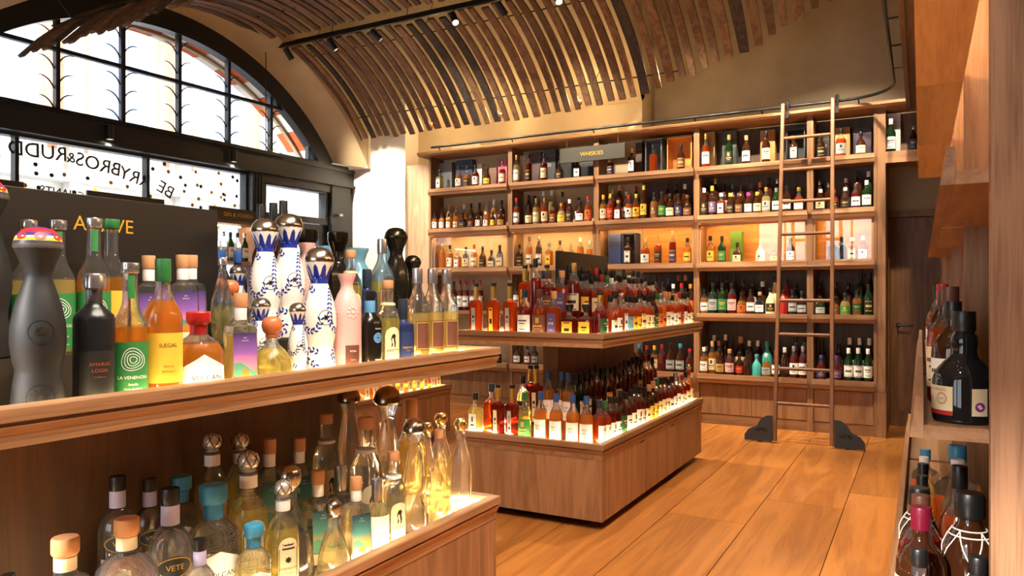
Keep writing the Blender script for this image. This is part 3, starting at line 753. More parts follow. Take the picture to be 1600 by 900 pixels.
# ================================================================== SHELVING UNDER THE SHOP WINDOW
fu = empty('window_shelving', (0,0,0), 0, 'low oak and black shelving standing before the street window', 'shelving')
bx('crown', oakd[1], fu, -6.52, -6.16, 1.2, 5.72, 2.03, 2.055); bx('shelf', oak[1], fu, -6.52, -6.16, 1.2, 5.72, 1.62, 1.65)
bx('shelf', oak[1], fu, -6.52, -6.16, 1.2, 5.72, 1.13, 1.16); bx('base_cupboard', oakd[1], fu, -6.52, -6.14, 1.2, 5.72, 0, .62)
for y in (1.2, 2.33, 3.46, 4.59, 5.70): bx('upright', oakd[2], fu, -6.52, -6.17, y, y+.025, .62, 2.03)
bx('shelf_light', ledcab, fu, -6.44, -6.42, 4.7, 5.65, 2.022, 2.03)
for y0, y1, tx, lb in ((5.05,5.70,'GIN & VODKA','dark sign with gold letters on the window shelving beside the door'),(3.81,4.54,None,'plain dark board topping the window shelving under the lettered glass'),(2.57,3.30,None,'plain dark board topping the window shelving behind black bottles')):
    sign('shelf_sign', lb, -6.19, -6.165, y0, y1, 2.056, 2.185, tx, '+x', .058, gold, signboard, dx=.02 if tx else 0)

# ================================================================== SIDE SHELVES BESIDE THE CAMERA
ru = empty('side_shelving', (0,0,0), 0, 'oak rum shelving with lit amber canopy along the side wall', 'shelving')
YS = [1.71, 2.80, 3.90, 5.00]
bx('end_panel', postwood, ru, .114, .62, 1.655, 1.70, 0, 3.6)
for y in YS[1:]: bx('upright', oak[2], ru, .12, .62, y-.02, y+.02, 0, 2.75)
bx('back_panel', oakd[1], ru, .62, .65, 1.66, 5.02, 0, 3.0)
def rlip(ya, yb, x, z0, z1):
    h = z1-z0
    return MB().prism([(x-.004,z0),(x+.022,z0),(x+.022,z1-.002),(x+.008,z1),(x+.004,z0+h*.5)], ya, yb, 'y').build('shelf_lip', oak[1], ru)
for k in range(3):
    ya, yb = YS[k]+.002, YS[k+1]-.002
    e0, e1 = (YS[k]+.0, YS[k+1]-.021)
    rlip(ya, yb, -.018, 1.013, 1.097); bx('shelf', oak[1], ru, .0045, .62, e0+.021 if k else e0, e1, 1.013, 1.040)
    rlip(ya, yb, .036, 1.518, 1.595); bx('shelf', oak[1], ru, .0585, .62, e0+.021 if k else e0, e1, 1.518, 1.545)
    rlip(ya, yb, -.075, .52, .60); bx('shelf', oak[1], ru, -.0525, .62, e0+.021 if k else e0, e1, .515, .545)
    bx('base_cupboard', oak[1], ru, -.04, .62, e0+.021 if k else e0, e1, 0, .5)
    bx('soffit_panel', wood('soffit_oak', 1, 'dcbd8e', 'b8976a', .35), ru, -.015, .118, ya, yb, 1.985, 2.0)
    bx('soffit_edge', oakp[1], ru, -.015, .0, ya, yb, 2.0, 2.03)
    bx('display_back', amberwood, ru, .46, .48, e0+.025, e1-.005, 1.56, 2.9)
    bx('led_strip', ledcove, ru, .30, .315, ya+.05, yb-.05, 2.30, 2.31)
    bx('led_strip', ledcove, ru, .02, .03, ya+.05, yb-.05, 2.0305, 2.036)
bx('canopy_top', oak[1], ru, -.015, .62, 1.71, 5.02, 2.75, 2.80)
co = empty('trim_cornice', (0,0,0)); struct(co)
bx('fascia', oakd[1], co, -.115, -.085, 3.0, 7.48, 2.93, 3.16); bx('soffit', oakd[1], co, -.085, .7, 3.0, 7.48, 2.95, 2.98)
# ================================================================== BOTTLES
# profiles in centimetres: (radius, height); b = body, c = stopper, l = label (z0, z1, half-angle), s = squareness of the body, nk = where the round neck starts
STY = {
 's': dict(h=30, b=[(3.3,0),(3.7,.3),(3.8,1),(3.8,17.3),(3.5,19),(2.3,21.3),(1.6,23),(1.4,24.5),(1.4,27.0)], c=[(1.55,25.2),(1.6,25.4),(1.6,29.6),(1.5,30)], l=(4.2,14.5,72)),
 't': dict(h=31, b=[(3.2,0),(3.5,.3),(3.55,1),(3.5,19),(3.0,21),(1.8,24),(1.4,26),(1.4,28.5)], c=[(1.5,26.5),(1.55,26.7),(1.55,30.7),(1.45,31)], l=(4.5,14,70)),
 'b': dict(h=24, b=[(4.2,0),(4.8,.4),(4.9,1.5),(4.8,10.5),(4.2,13.5),(2.4,16.3),(1.6,17.6),(1.5,21)], c=[(1.75,20.2),(1.85,20.4),(1.85,23.7),(1.7,24)], l=(3,10.3,62)),
 'f': dict(h=26, b=[(3.7,0),(4.0,.4),(4.05,1),(4.05,15.5),(3.7,17),(1.9,18.6),(1.5,20),(1.5,23)], c=[(1.9,22),(2.0,22.2),(2.0,25.7),(1.8,26)], l=(3.6,14,38), s=.8, nk=17.5),
 'w': dict(h=26, b=[(4.0,0),(4.4,.4),(4.5,1),(4.6,13),(4.4,15.5),(3.2,17.8),(1.8,19.3),(1.55,20.5),(1.55,23)], c=[(1.8,21.6),(1.9,21.8),(1.9,25.7),(1.8,26)], l=(3.5,12.5,70)),
 'q': dict(h=33, b=[(2.75,0),(2.95,.4),(3.5,20),(3.3,21.3),(1.9,22.4),(1.35,23.6),(1.3,31)], c=[(1.45,23.4),(1.42,31.0)], k2=[(1.65,31.0),(1.7,31.2),(1.7,32.7),(1.6,33)], l=(1.6,18.0,22), s=.85, nk=22),
 'v': dict(h=34, b=[(3.5,0),(3.85,.4),(3.9,1.2),(3.9,18.2),(3.6,20),(2.6,22),(1.85,24),(1.65,26),(1.6,32.3)], c=[(1.9,31.5),(2.05,31.7),(2.05,33.7),(1.95,34)], l=(1.2,15.3,100), fill=.58),
 'm': dict(h=31.5, b=[(4.0,0),(4.3,.3),(4.35,1),(4.35,21.0),(4.1,22.0),(2.4,23.6),(1.8,24.5),(1.65,25),(1.65,28.2)], c=[(2.0,27.8),(2.45,28.2),(2.5,30.9),(2.2,31.5)], c2=[(1.72,24.6),(1.75,24.7),(1.75,27.7),(1.72,27.8)], l=(1.5,14,50)),
 'd': dict(h=17.5, b=[(4.1,0),(4.5,.3),(4.75,1.2),(4.6,9.0),(3.6,11.2),(1.9,12.4),(1.55,13),(1.55,15.2)], c=[(1.7,12.6),(1.75,14.6),(2.35,15.2),(2.45,15.5),(2.45,17.2),(2.2,17.5)], l=(1.4,8.2,60), s=.25, n=12, fill=.72),
 'V': dict(h=24, b=[(4.2,0),(4.6,.3),(4.7,1),(4.7,14.2),(4.3,15.5),(2.4,17.2),(1.8,18),(1.7,21)], c=[(1.9,17.6),(1.95,20.4),(2.5,20.8),(2.6,21.1),(2.6,23.6),(2.3,24)], l=(4.6,12.0,60), fill=.62),
 'e': dict(h=26, b=[(3.9,0),(4.3,.3),(4.35,.8),(3.75,16.2),(3.4,17.2),(1.9,18),(1.5,18.8),(1.5,22.6)], c=[(1.75,22.2),(1.85,22.4),(1.85,25.7),(1.75,26)], c2=[(1.6,18.8),(1.62,18.9),(1.62,22.1),(1.6,22.2)], l=(.5,15.6,42), s=.6, nk=17.2, fill=.66),
 'o': dict(h=18, b=[(3.2,0),(4.5,.5),(5.3,2.4),(5.4,4.5),(4.9,7.0),(3.4,9.2),(1.9,10.6),(1.5,11.6),(1.5,13)], c=[(1.3,12.4),(1.7,12.8),(1.6,13.4),(2.3,14.2),(2.65,15.6),(2.4,17.0),(1.6,17.8),(.6,18)], l=None, fill=.75),
 'z': dict(h=39, b=[(4.7,0),(5.0,.4),(4.9,3),(4.5,7),(4.15,9.4),(4.15,10.2),(4.6,12),(5.05,15.5),(4.95,19),(4.2,23),(3.2,26.2),(2.5,28.4),(2.5,29.4),(3.1,31.5),(4.2,34.2),(4.35,34.8)], c=[(4.3,34.5),(4.5,34.8),(4.45,35.6),(3.9,37.2),(2.8,38.4),(1.3,38.9),(.3,39)], l=None, n=28),
 'x': dict(h=27.5, b=[(3.5,0),(3.9,.4),(3.95,1.2),(3.85,17),(3.5,19.5),(2.6,21.8),(1.75,23.4),(1.6,24.4),(1.9,25.6),(2.4,27.0),(2.4,27.5),(2.1,27.5)], c=None, l=(3.2,8.4,30), n=24),
 'y': dict(h=36, b=[(3.7,0),(4.0,.4),(3.9,4),(3.3,9),(2.6,11.6),(2.6,12.4),(3.1,14.5),(3.3,17),(2.8,22),(1.9,27),(1.75,28.2),(2.2,30),(2.9,31.6)], c=[(3.0,31.5),(3.45,32),(3.45,33),(2.9,34.6),(1.8,35.6),(.4,36)], l=None, fill=.62),
 'a': dict(h=30, b=[(3.6,0),(3.9,.4),(3.95,1),(3.95,16.5),(3.6,19),(2.4,21.5),(1.75,23),(1.65,24),(1.65,28)], c=[(1.8,27.2),(1.9,27.4),(1.9,29.7),(1.8,30)], c2=[(2.3,21.5),(2.55,21.6),(2.5,22.3),(2.1,22.4)], l=(1.0,14.5,52), fill=.62),
 'n': dict(h=29.7, b=[(3.6,0),(4.0,.5),(4.1,2),(4.1,14.5),(3.7,17.5),(2.7,20),(1.9,21.3),(1.7,22),(1.7,25),(2.1,25.2),(2.1,25.8)], c=[(1.3,25.4),(1.35,25.9),(1.85,26.3),(2.2,27.1),(2.2,28.0),(1.8,29.0),(1.0,29.55),(.3,29.7)], c2=[(1.78,22.1),(1.8,22.2),(1.8,24.6),(1.78,24.7)], l=(2.5,16.0,42), fill=.70),
 'c': dict(h=24, b=[(4.2,0),(4.9,.5),(5.1,2),(5.3,9),(5.5,12.5),(5.0,15),(3.4,16.8),(1.9,17.6),(1.7,18.4),(1.7,21.2)], c=[(1.8,20.8),(2.1,21.2),(2.2,21.4),(2.2,23.7),(2.0,24)], c2=[(1.78,18.4),(1.8,18.5),(1.8,20.6),(1.78,20.7)], l=None, fill=.66),
 'D': dict(h=27, b=[(3.6,0),(4.0,.4),(4.1,1),(4.1,15),(3.8,17),(2.6,18.8),(1.7,20),(1.6,21),(1.6,25)], c=[(1.7,23.8),(1.75,24),(1.75,26.7),(1.7,27)], c2=[(1.72,20.0),(1.74,20.1),(1.74,23.7),(1.72,23.8)], l=(1.0,9.2,62), fill=.55),
 'j': dict(h=25, b=[(3.7,0),(4.0,.3),(4.05,.8),(4.05,15.2),(3.8,16.0),(2.0,16.7),(1.6,17.3),(1.6,22)], c=[(1.75,17.8),(1.78,18),(1.78,24.7),(1.7,25)], l=(1.2,13.2,55), fill=.64),
 'i': dict(h=23, b=[(4.6,0),(5.1,.5),(5.2,1.5),(4.7,6),(3.7,10),(2.4,13.4),(1.8,14.6),(1.6,16),(1.6,17),(2.2,17.3),(2.2,17.9)], c=[(1.5,17.8),(1.7,18.2),(2.3,19.2),(2.55,20.5),(2.3,21.9),(1.4,22.8),(.3,23)], l=None, fill=.55),
 'u': dict(h=45, b=[(3.9,0),(4.3,.5),(4.35,1.2),(4.35,24),(4.0,27),(2.6,30.5),(1.8,33),(1.6,35),(1.6,44)], c=[(1.75,36.5),(1.8,37),(1.8,44.6),(1.7,45)], l=(6,16,70)),
 'p': dict(h=33, b=[(3.4,0),(3.9,.6),(4.6,8),(4.9,11),(4.0,17),(2.6,22),(1.8,25),(1.5,28),(1.5,31)], c=[(1.7,30.2),(1.75,30.4),(1.75,32.7),(1.6,33)], l=None, n=7, tw=.04, flat=40, fill=.6),
 'g': dict(h=30, b=[(2.9,0),(3.3,.5),(3.5,8),(3.7,13.5),(3.3,17),(2.0,21),(1.4,23),(1.3,26),(1.5,26.4)], c=[(1.4,26.2),(1.7,26.5),(2.1,27.6),(2.05,28.8),(1.4,29.7),(.3,30)], l=None, fill=.6),
 'r': dict(h=22.5, b=[(5.3,0),(5.75,.4),(5.8,1.4),(5.75,8.2),(5.2,10.2),(3.8,12),(2.6,13.2),(2.35,14.5),(2.6,16),(2.5,17.2),(1.9,18.2),(1.9,19.4)], c=[(2.05,18.4),(2.2,18.7),(2.2,22.1),(2.05,22.5)], l=(1.6,7.6,50)),
 'k': dict(h=26, b=[(3.9,0),(4.3,.4),(4.35,1),(4.4,14),(4.2,16.5),(3.0,19),(2.0,20.4),(1.8,21.5),(1.8,23)], c=[(2.3,21.6),(2.45,21.9),(2.45,25.2),(2.2,26)], l=None),
 'h': dict(h=26, b=[(3.6,0),(4.2,.4),(4.5,2),(4.5,15),(4.0,18.5),(2.6,21),(1.8,22.2),(1.7,23),(2.1,24.4),(2.6,25.6),(2.6,26),(2.2,26)], c=None, l=None, n=24),
 'l': dict(h=22, b=[(3.6,0),(3.8,.3),(3.9,1),(3.9,11.8),(3.5,13.3),(1.9,14.4),(1.45,15.2),(1.45,17.5)], c=[(1.2,17),(1.4,17.5),(2.2,19.6),(2.35,20),(2.3,21.8),(2.0,22)], l=(1.2,11.2,40), s=.85, nk=13.4),
}
CACHE = {}
def rad(prof, z):
    for (ra, za), (rb, zb) in zip(prof, prof[1:]):
        if za <= z <= zb: return ra + (rb-ra)*((z-za)/(zb-za) if zb > za else 0)
    return prof[-1][0]
def on_body(st, u, z, off=.06):
    """a point on the outside of the bottle, u centimetres round from its front"""
    S = STY[st]; r = rad(S['b'], z); th = u / max(r, .5)
    g = sqf(th, S.get('s', 0)) if z <= S.get('nk', 99) else 1
    R = (r*g + off)/100
    return (R*math.sin(th), -R*math.cos(th), z/100)
def patch(st, z0, z1, hw, off=.05, top=None, bot=None, nx=14, nz=6):
    """label that hugs the body: hw = half width in cm, top/bot bend its edges"""
    m = MB()
    for j in range(nz+1):
        for i in range(nx+1):
            s_ = -1 + 2*i/nx
            a = z0 + (bot(s_) if bot else 0); b = z1 + (top(s_) if top else 0)
            m.v.append(on_body(st, hw*s_, a + (b-a)*j/nz, off))
    for j in range(nz):
        for i in range(nx):
            q = j*(nx+1)+i; m.f.append((q, q+1, q+nx+2, q+nx+1))
    return m
def decal(st, polys, off=.09):
    m = MB()
    for v, f in polys: m.add([on_body(st, x, z, off) for x, z in v], f)
    return m
def words_on(st, rows, off=.10):
    """rows of writing: (text, size cm, u, z)"""
    out = []
    for t, size, u, z in rows:
        v, f = text_mesh(t, size); out.append(([(x+u, y+z) for x, y in v], f))
    return decal(st, out, off)
def style_meshes(st):
    if st in CACHE: return CACHE[st]
    S = STY[st]; n = S.get('n', 18); d = {}
    cm = lambda pr: [(r/100, z/100) for r, z in pr]
    flat = S.get('flat')
    d['glass_body'] = MB().lathe(cm(S['b']), n, S.get('s', 0), neck=S.get('nk', 99)/100, twist=S.get('tw', 0)*100).mesh('bottle_body', flat or 38)
    if flat: d['glass_body'].polygons.foreach_set('use_smooth', [False]*len(d['glass_body'].polygons))
    if S.get('c'): d['stopper'] = MB().lathe(cm(S['c']), 16).mesh('bottle_stopper', 38)
    for k in ('c2','k2'):
        if S.get(k): d[k] = MB().lathe(cm(S[k]), 16).mesh('bottle_collar', 38)
    if S.get('l'):
        z0, z1, ha = S['l']; r = rad(S['b'], (z0+z1)/2)
        d['label'] = patch(st, z0, z1, r*math.radians(ha), nx=10, nz=3).mesh('bottle_label', 60, recalc=False)
    CACHE[st] = d; return d
printink = {k: mat('print_'+k, v, .5) for k, v in dict(k='201c18', w='f4f1ea', g='c9a34a', u='7a3f22', r='a02018', b='2b4b9b').items()}
PRINT = {}
def print_mesh(st, kind):
    """small fixed print patterns for the labels of distant bottles"""
    key = (st, kind)
    if key in PRINT: return PRINT[key]
    z0, z1, ha = STY[st]['l']; r = rad(STY[st]['b'], (z0+z1)/2); hw = r*math.radians(ha)*.55; h = z1-z0
    P = []
    def bar(u0, u1, a, b):
        n_ = 5; v = []
        for i in range(n_+1): v += [(u0+(u1-u0)*i/n_, a), (u0+(u1-u0)*i/n_, b)]
        P.append((v, [(2*i, 2*i+2, 2*i+3, 2*i+1) for i in range(n_)]))
    if kind == 0: bar(-hw,hw,z0+h*.62,z0+h*.72); bar(-hw*.7,hw*.7,z0+h*.48,z0+h*.53); bar(-hw*.8,hw*.8,z0+h*.15,z0+h*.19)
    elif kind == 1: bar(-hw*.35,hw*.35,z0+h*.55,z0+h*.85); bar(-hw,hw,z0+h*.34,z0+h*.42); bar(-hw*.6,hw*.6,z0+h*.2,z0+h*.24)
    else: bar(-hw*1.2,hw*1.2,z0+h*.04,z0+h*.10); bar(-hw,hw,z0+h*.42,z0+h*.60); bar(-hw*1.2,hw*1.2,z0+h*.90,z0+h*.96)
    PRINT[key] = decal(st, P, .08).mesh('label_print', None, False); return PRINT[key]
DARKPAPER = set('kubnrpGmtB')
def bottle(st, x, y, z, H, rz, cap, liq, lab, name, label, cat, group=None, wf=1.0, pk=None, c2=None, fill=None):
    S = STY[st]; M_ = style_meshes(st); k = H/(S['h']/100)
    e = empty(name, (x, y, z+.0006), rz, label, cat, group, scale=(k*wf, k*wf, k))
    obj('glass_body', M_['glass_body'], body_mat(liq, fill if fill is not None else S.get('fill', .73)), e)
    if 'stopper' in M_: obj('stopper', M_['stopper'], capm[cap], e)
    if 'c2' in M_: obj('neck_band', M_['c2'], paper[c2 or 'w'], e)
    if 'k2' in M_: obj('stopper_top', M_['k2'], capm['k'], e)
    if 'label' in M_ and lab and lab != '-':
        lo = obj('label', M_['label'], paper[lab], e)
        if pk is not None:
            obj('label_print', print_mesh(st, pk), printink['g' if lab in DARKPAPER else 'k'], lo)['kind'] = 'stuff'
    return e
def extra(e, name, mb, m, smooth=None):
    return obj(name, mb.mesh(name, smooth, False), m, e)
ORD = 'first second third fourth fifth sixth seventh eighth ninth tenth eleventh twelfth thirteenth fourteenth fifteenth sixteenth seventeenth eighteenth nineteenth twentieth twenty-first twenty-second twenty-third twenty-fourth twenty-fifth twenty-sixth twenty-seventh twenty-eighth twenty-ninth thirtieth'.split()
CAPW = dict(k='black', g='gold', r='red', w='white', c='cork', b='blue', n='green', p='purple', y='yellow', o='orange', m='magenta', u='brown', s='silver', B='teal', t='teal', l='maroon', K='charcoal')
LIQW = dict(a='amber', r='red-amber', d='dark', l='deep-red', p='pale-gold', n='green-glass', k='black', c='clear', o='orange', e='pale', y='yellow', W='white', Q='pink', H='blue', C='cream', T='turquoise', D='matt-black', E='glossy-black', M='black', N='navy', R='red')
LABW = {'w':'white','c':'cream','k':'black','g':'gold','u':'brown','b':'navy','y':'yellow','n':'green','r':'red','p':'purple','s':'grey','t':'teal','o':'orange','q':'pink','m':'magenta','B':'blue','G':'dark-green','-':'no'}
def relax(items, bounds, it=400, fx=1.0, fy=1.0):
    """keep neighbours apart; items are [x, y, r]; bounds x0,x1,y0,y1"""
    for _ in range(it):
        mv = False
        for i in range(len(items)):
            for j in range(i+1, len(items)):
                a, b = items[i], items[j]; dx, dy = b[0]-a[0], b[1]-a[1]
                need = a[2]+b[2]+.003
                if abs(dx) >= need or abs(dy) >= need: continue
                d = math.hypot(dx, dy)
                if d < need:
                    if d < 1e-6: dx, dy, d = .001, .001, .0014
                    p = (need-d)/2/d; mv = True
                    a[0] -= dx*p*fx; a[1] -= dy*p*fy; b[0] += dx*p*fx; b[1] += dy*p*fy
        for a in items:
            if bounds:
                a[0] = min(max(a[0], bounds[0]+a[2]), bounds[1]-a[2]); a[1] = min(max(a[1], bounds[2]+a[2]), bounds[3]-a[2])
        if not mv: break
def crowded(items):
    bad = set()
    for i in range(len(items)):
        for j in range(i):
            if j not in bad and math.hypot(items[i][0]-items[j][0], items[i][1]-items[j][1]) < items[i][2]+items[j][2]-.0005: bad.add(i); break
    return bad
def width(st, H, wf=1.0):
    S = STY[st]; g = 1.0
    if S.get('s', 0) > 0: g = sqf(math.pi/4, S['s'])*.98
    return max(r for r, z in S['b']+(S.get('c') or []))/100*g*H/(S['h']/100)*wf

# ---- the whisky wall: column in the photo, top row in the photo, style, stopper, glass, label
WALL = {
 ('A',0): "687,266,f,k,p,w 717,259,b,k,a,w 730,260,b,k,a,k 743,258,s,k,l,w 761,262,b,k,d,y 785,252,s,u,l,c",
 ('A',1): "804,243,s,g,p,w 826,241,t,k,l,k 850,240,s,k,l,c 874,252,b,k,d,k 902,249,f,k,d,w",
 ('A',2): "954,243,s,k,l,b 987,233,f,c,d,w 1021,227,f,k,r,- 1064,226,s,k,d,u",
 ('A',3): "1103,210,s,g,r,w 1139,211,s,c,n,k 1166,212,s,c,d,w 1197,206,s,k,d,c 1240,212,f,k,d,s",
 ('A',4): "1283,211,s,k,d,k 1314,201,w,k,r,s 1345,206,b,k,d,c",
 ('B',0): "679,333,s,k,a,w 690,334,s,k,a,w 701,334,s,k,a,w 712,333,s,k,a,c 723,332,b,k,d,b 735,332,s,k,l,u 747,330,s,k,d,w 759,331,s,w,a,w 770,331,s,k,d,y 783,328,b,k,d,g / 691,322,s,k,d,w 702,321,s,c,a,w 713,320,s,c,a,- 725,320,s,w,a,w 736,318,s,k,d,- 749,317,s,k,d,w 760,315,s,c,a,- 772,312,s,w,a,w 784,313,s,k,d,w",
 ('B',1): "801,310,s,r,r,w 813,316,s,c,d,u 826,320,s,k,d,c 838,310,s,g,p,c 851,309,s,g,r,c 864,318,s,k,l,u 877,318,b,g,p,y 890,312,s,w,d,k 906,314,b,k,d,w 919,307,s,r,r,o / 826,305,t,k,d,- 836,306,t,k,d,- 849,294,t,w,r,- 862,294,t,w,p,- 879,300,s,k,l,- 904,309,s,k,d,w",
 ('B',2): "941,305,s,y,o,c 953,303,s,y,r,r 966,313,f,c,r,w 983,305,s,r,a,w 994,303,s,y,r,y 1006,289,t,y,d,y 1022,301,s,k,a,u 1035,300,s,k,d,n 1047,303,b,k,d,c 1060,303,s,k,d,b 1074,305,b,u,d,u / 960,295,s,y,r,- 966,290,t,c,d,- 978,300,s,w,l,w 994,291,t,r,d,- 1043,286,t,k,d,- 1057,288,t,k,d,b 1070,288,t,w,d,-",
 ('B',3): "1100,294,s,w,d,k 1111,291,s,y,d,p 1123,302,f,w,r,w 1139,302,s,y,d,k 1154,302,s,u,d,u 1169,301,s,m,d,w 1183,300,s,y,d,c 1197,293,s,g,p,s 1213,294,s,s,n,w 1229,290,s,k,d,w 1248,293,b,g,r,w / 1105,281,t,k,d,- 1118,278,t,g,d,- 1131,287,s,k,d,w 1145,288,s,n,d,- 1158,288,s,u,d,- 1175,287,s,p,d,- 1187,285,s,o,d,- 1203,278,t,k,d,k 1213,279,t,s,n,-",
 ('B',4): "1282,296,b,w,d,c 1303,297,b,r,r,k 1321,293,b,w,d,k 1337,287,s,u,l,w 1354,282,s,w,n,w / 1283,282,t,s,d,- 1292,286,s,s,d,- 1322,279,t,w,d,- 1341,268,t,k,d,- 1357,268,t,w,n,-",
 ('C',0): "691,381,t,c,a,- 703,383,s,k,a,w 715,391,f,c,a,w 728,386,s,k,d,c 741,382,s,r,a,c 754,385,b,k,d,k 768,391,b,k,d,c 781,383,s,k,d,y",
 ('C',1): "812,382,s,k,d,k 827,370,t,u,a,w 842,370,t,s,d,w 858,379,f,s,a,y 875,376,s,u,a,- 892,381,s,c,a,- 907,371,t,w,a,- 922,376,t,w,a,-",
 ('C',2): "981,371,f,k,d,w 1008,372,b,c,r,w 1028,367,s,g,r,k 1051,361,t,c,l,b 1074,372,s,k,a,y",
 ('C',3): "1110,369,s,k,a,y 1128,369,s,k,n,n 1152,379,b,k,d,c 1188,378,b,c,C,c 1210,387,b,o,o,y 1235,372,s,k,d,w",
 ('C',4): "1303,370,s,k,k,- 1316,370,s,k,k,- 1331,371,f,w,o,c 1346,369,s,w,o,w",
 ('D',0): "709,440,s,k,d,w 719,437,s,r,l,w 728,437,s,r,l,w 739,437,s,r,l,w 750,437,s,r,l,w",
 ('D',1): "800,432,s,k,d,w 905,430,s,k,d,w",
 ('D',2): "1005,428,t,k,d,- 1024,428,t,k,l,- 1036,440,s,k,d,w 1052,444,t,w,a,y 1065,443,t,r,a,y 1079,444,t,o,d,o / 1045,435,s,b,d,- 1060,427,t,r,d,s 1071,427,t,c,d,y",
 ('D',3): "1099,452,s,k,a,w 1111,442,w,k,n,s 1124,442,w,k,n,n 1139,442,w,k,l,q 1154,458,b,k,o,o 1169,452,s,k,d,w 1187,456,b,c,k,w 1204,450,b,k,C,k 1226,453,s,k,R,- 1241,452,s,k,k,s 1256,455,b,k,k,s / 1107,436,t,k,d,- 1122,426,t,k,d,- 1135,427,t,k,d,- 1148,425,t,k,d,- 1161,435,t,k,l,- 1177,435,s,k,d,w 1193,440,b,w,d,- 1209,432,b,k,C,- 1229,436,t,k,R,- 1243,443,s,k,k,-",
 ('D',4): "1282,463,b,k,n,s 1305,465,b,k,a,u 1319,458,b,k,p,n 1339,453,s,k,a,G 1357,444,s,k,n,k / 1281,441,s,k,d,c 1306,441,s,k,d,- 1326,441,s,k,d,- 1345,426,t,k,n,- 1360,426,t,k,d,-",
 ('E',0): "770,548,s,k,l,w 780,546,s,r,d,k",
 ('E',1): "800,540,w,k,d,w 812,540,s,k,d,k 824,541,s,k,l,w 836,540,s,k,d,s",
 ('E',2): "978,540,s,r,d,w 990,538,s,w,d,- 1004,538,s,B,d,y 1013,540,s,r,d,k 1020,540,s,y,a,c 1031,538,s,r,l,- 1046,536,b,k,d,s 1060,537,b,B,d,s 1077,545,b,r,l,k",
 ('E',3): "1093,542,s,w,a,w 1106,533,s,c,a,c 1119,544,b,k,d,g 1134,545,w,c,l,q 1151,551,b,k,d,r 1166,548,s,k,d,- 1181,554,b,t,T,- 1197,553,b,w,a,s 1213,548,s,r,d,w 1229,543,s,w,d,- 1243,541,s,s,l,w 1257,541,s,s,l,w / 1099,541,s,w,a,- 1107,524,t,w,d,- 1113,532,t,c,a,- 1120,514,t,w,d,- 1134,525,s,k,d,- 1146,526,w,c,d,c 1164,532,s,w,d,- 1176,532,s,w,d,- 1189,533,w,t,T,- 1204,533,t,w,d,- 1246,522,t,k,l,- 1258,524,t,k,l,-",
 ('E',4): "1283,555,b,b,l,b 1307,556,b,p,l,p 1326,544,s,w,n,w 1341,544,s,w,n,w 1356,545,s,w,n,w / 1284,532,s,k,d,- 1311,537,s,k,d,- 1331,523,s,w,n,w 1346,523,s,w,n,w 1360,523,s,w,n,w",
}
SHELFW = dict(A='top shelf', B='second shelf', C='glass cabinet', D='fourth shelf', E='bottom shelf')
rk = random.Random(21)
def parse(s): return [(float(a[0]), float(a[1]), *a[2:6]) for a in (t.split(',') for t in s.split())]
for (row, bay), spec in WALL.items():
    zS = SURF[row]; parts_ = spec.split(' / '); items = []; meta = []
    for ri, part in enumerate(parts_):
        yy = YF + (.105 if row == 'C' else .065 if ri == 0 else .165)
        for j, (px_, py_, st, cap, liq, lab) in enumerate(parse(part)):
            X = onY(px_, yy); H = min(max(zat(py_, X, yy) - zS, .17), .40)
            w_ = width(st, H); wf = 1.0
            cw = {'s':.0425,'t':.040,'w':.049,'b':.049,'f':.051}.get(st, .05)
            wf = min(max(cw*.93/w_, .8), 1.3)
            items.append([X, yy, width(st, H, wf)]); meta.append((ri, j, st, cap, liq, lab, H, wf))
    relax(items, (BX[bay]+.03, BX[bay+1]-.03, YF+(.06 if row == 'C' else .014), YB-.03))
    bad = crowded(items)
    rank = {}
    for ri in (0, 1):
        for k_, q_ in enumerate(sorted((q for q in range(len(items)) if q not in bad and meta[q][0] == ri), key=lambda q: items[q][0])): rank[q_] = k_
    for q_, ((X, Y, r), (ri, j, st, cap, liq, lab, H, wf)) in enumerate(zip(items, meta)):
        if q_ in bad: continue
        lb = '%s-capped %s bottle%s, %s from window, %s row, %s, %s bay' % (CAPW[cap], LIQW[liq], '' if lab == '-' else ', %s label' % LABW[lab], ORD[rank[q_]], ('front','back')[ri], SHELFW[row], BAYN[bay])
        bottle(st, X, Y, zS, H, rk.uniform(-.15,.15), cap, liq, lab, 'whisky_bottle', lb, 'whisky bottle', 'bottles on the whisky wall', wf, pk=rk.randrange(3))
# two bottles on the bridge shelf
for px_, py_, cap, liq, lab, lb in ((1392,186,'w','n','w','green whisky bottle with white label before a pale box over the door'),(1427,196,'s','d','b','dark whisky bottle with navy label alone over the inner door')):
    X = onY(px_, YF+.09); bottle('s', X, YF+.09, 2.581, zat(py_, X, YF+.09)-2.581, 0, cap, liq, lab, 'whisky_bottle', lb, 'whisky bottle', 'bottles on the whisky wall', pk=0)
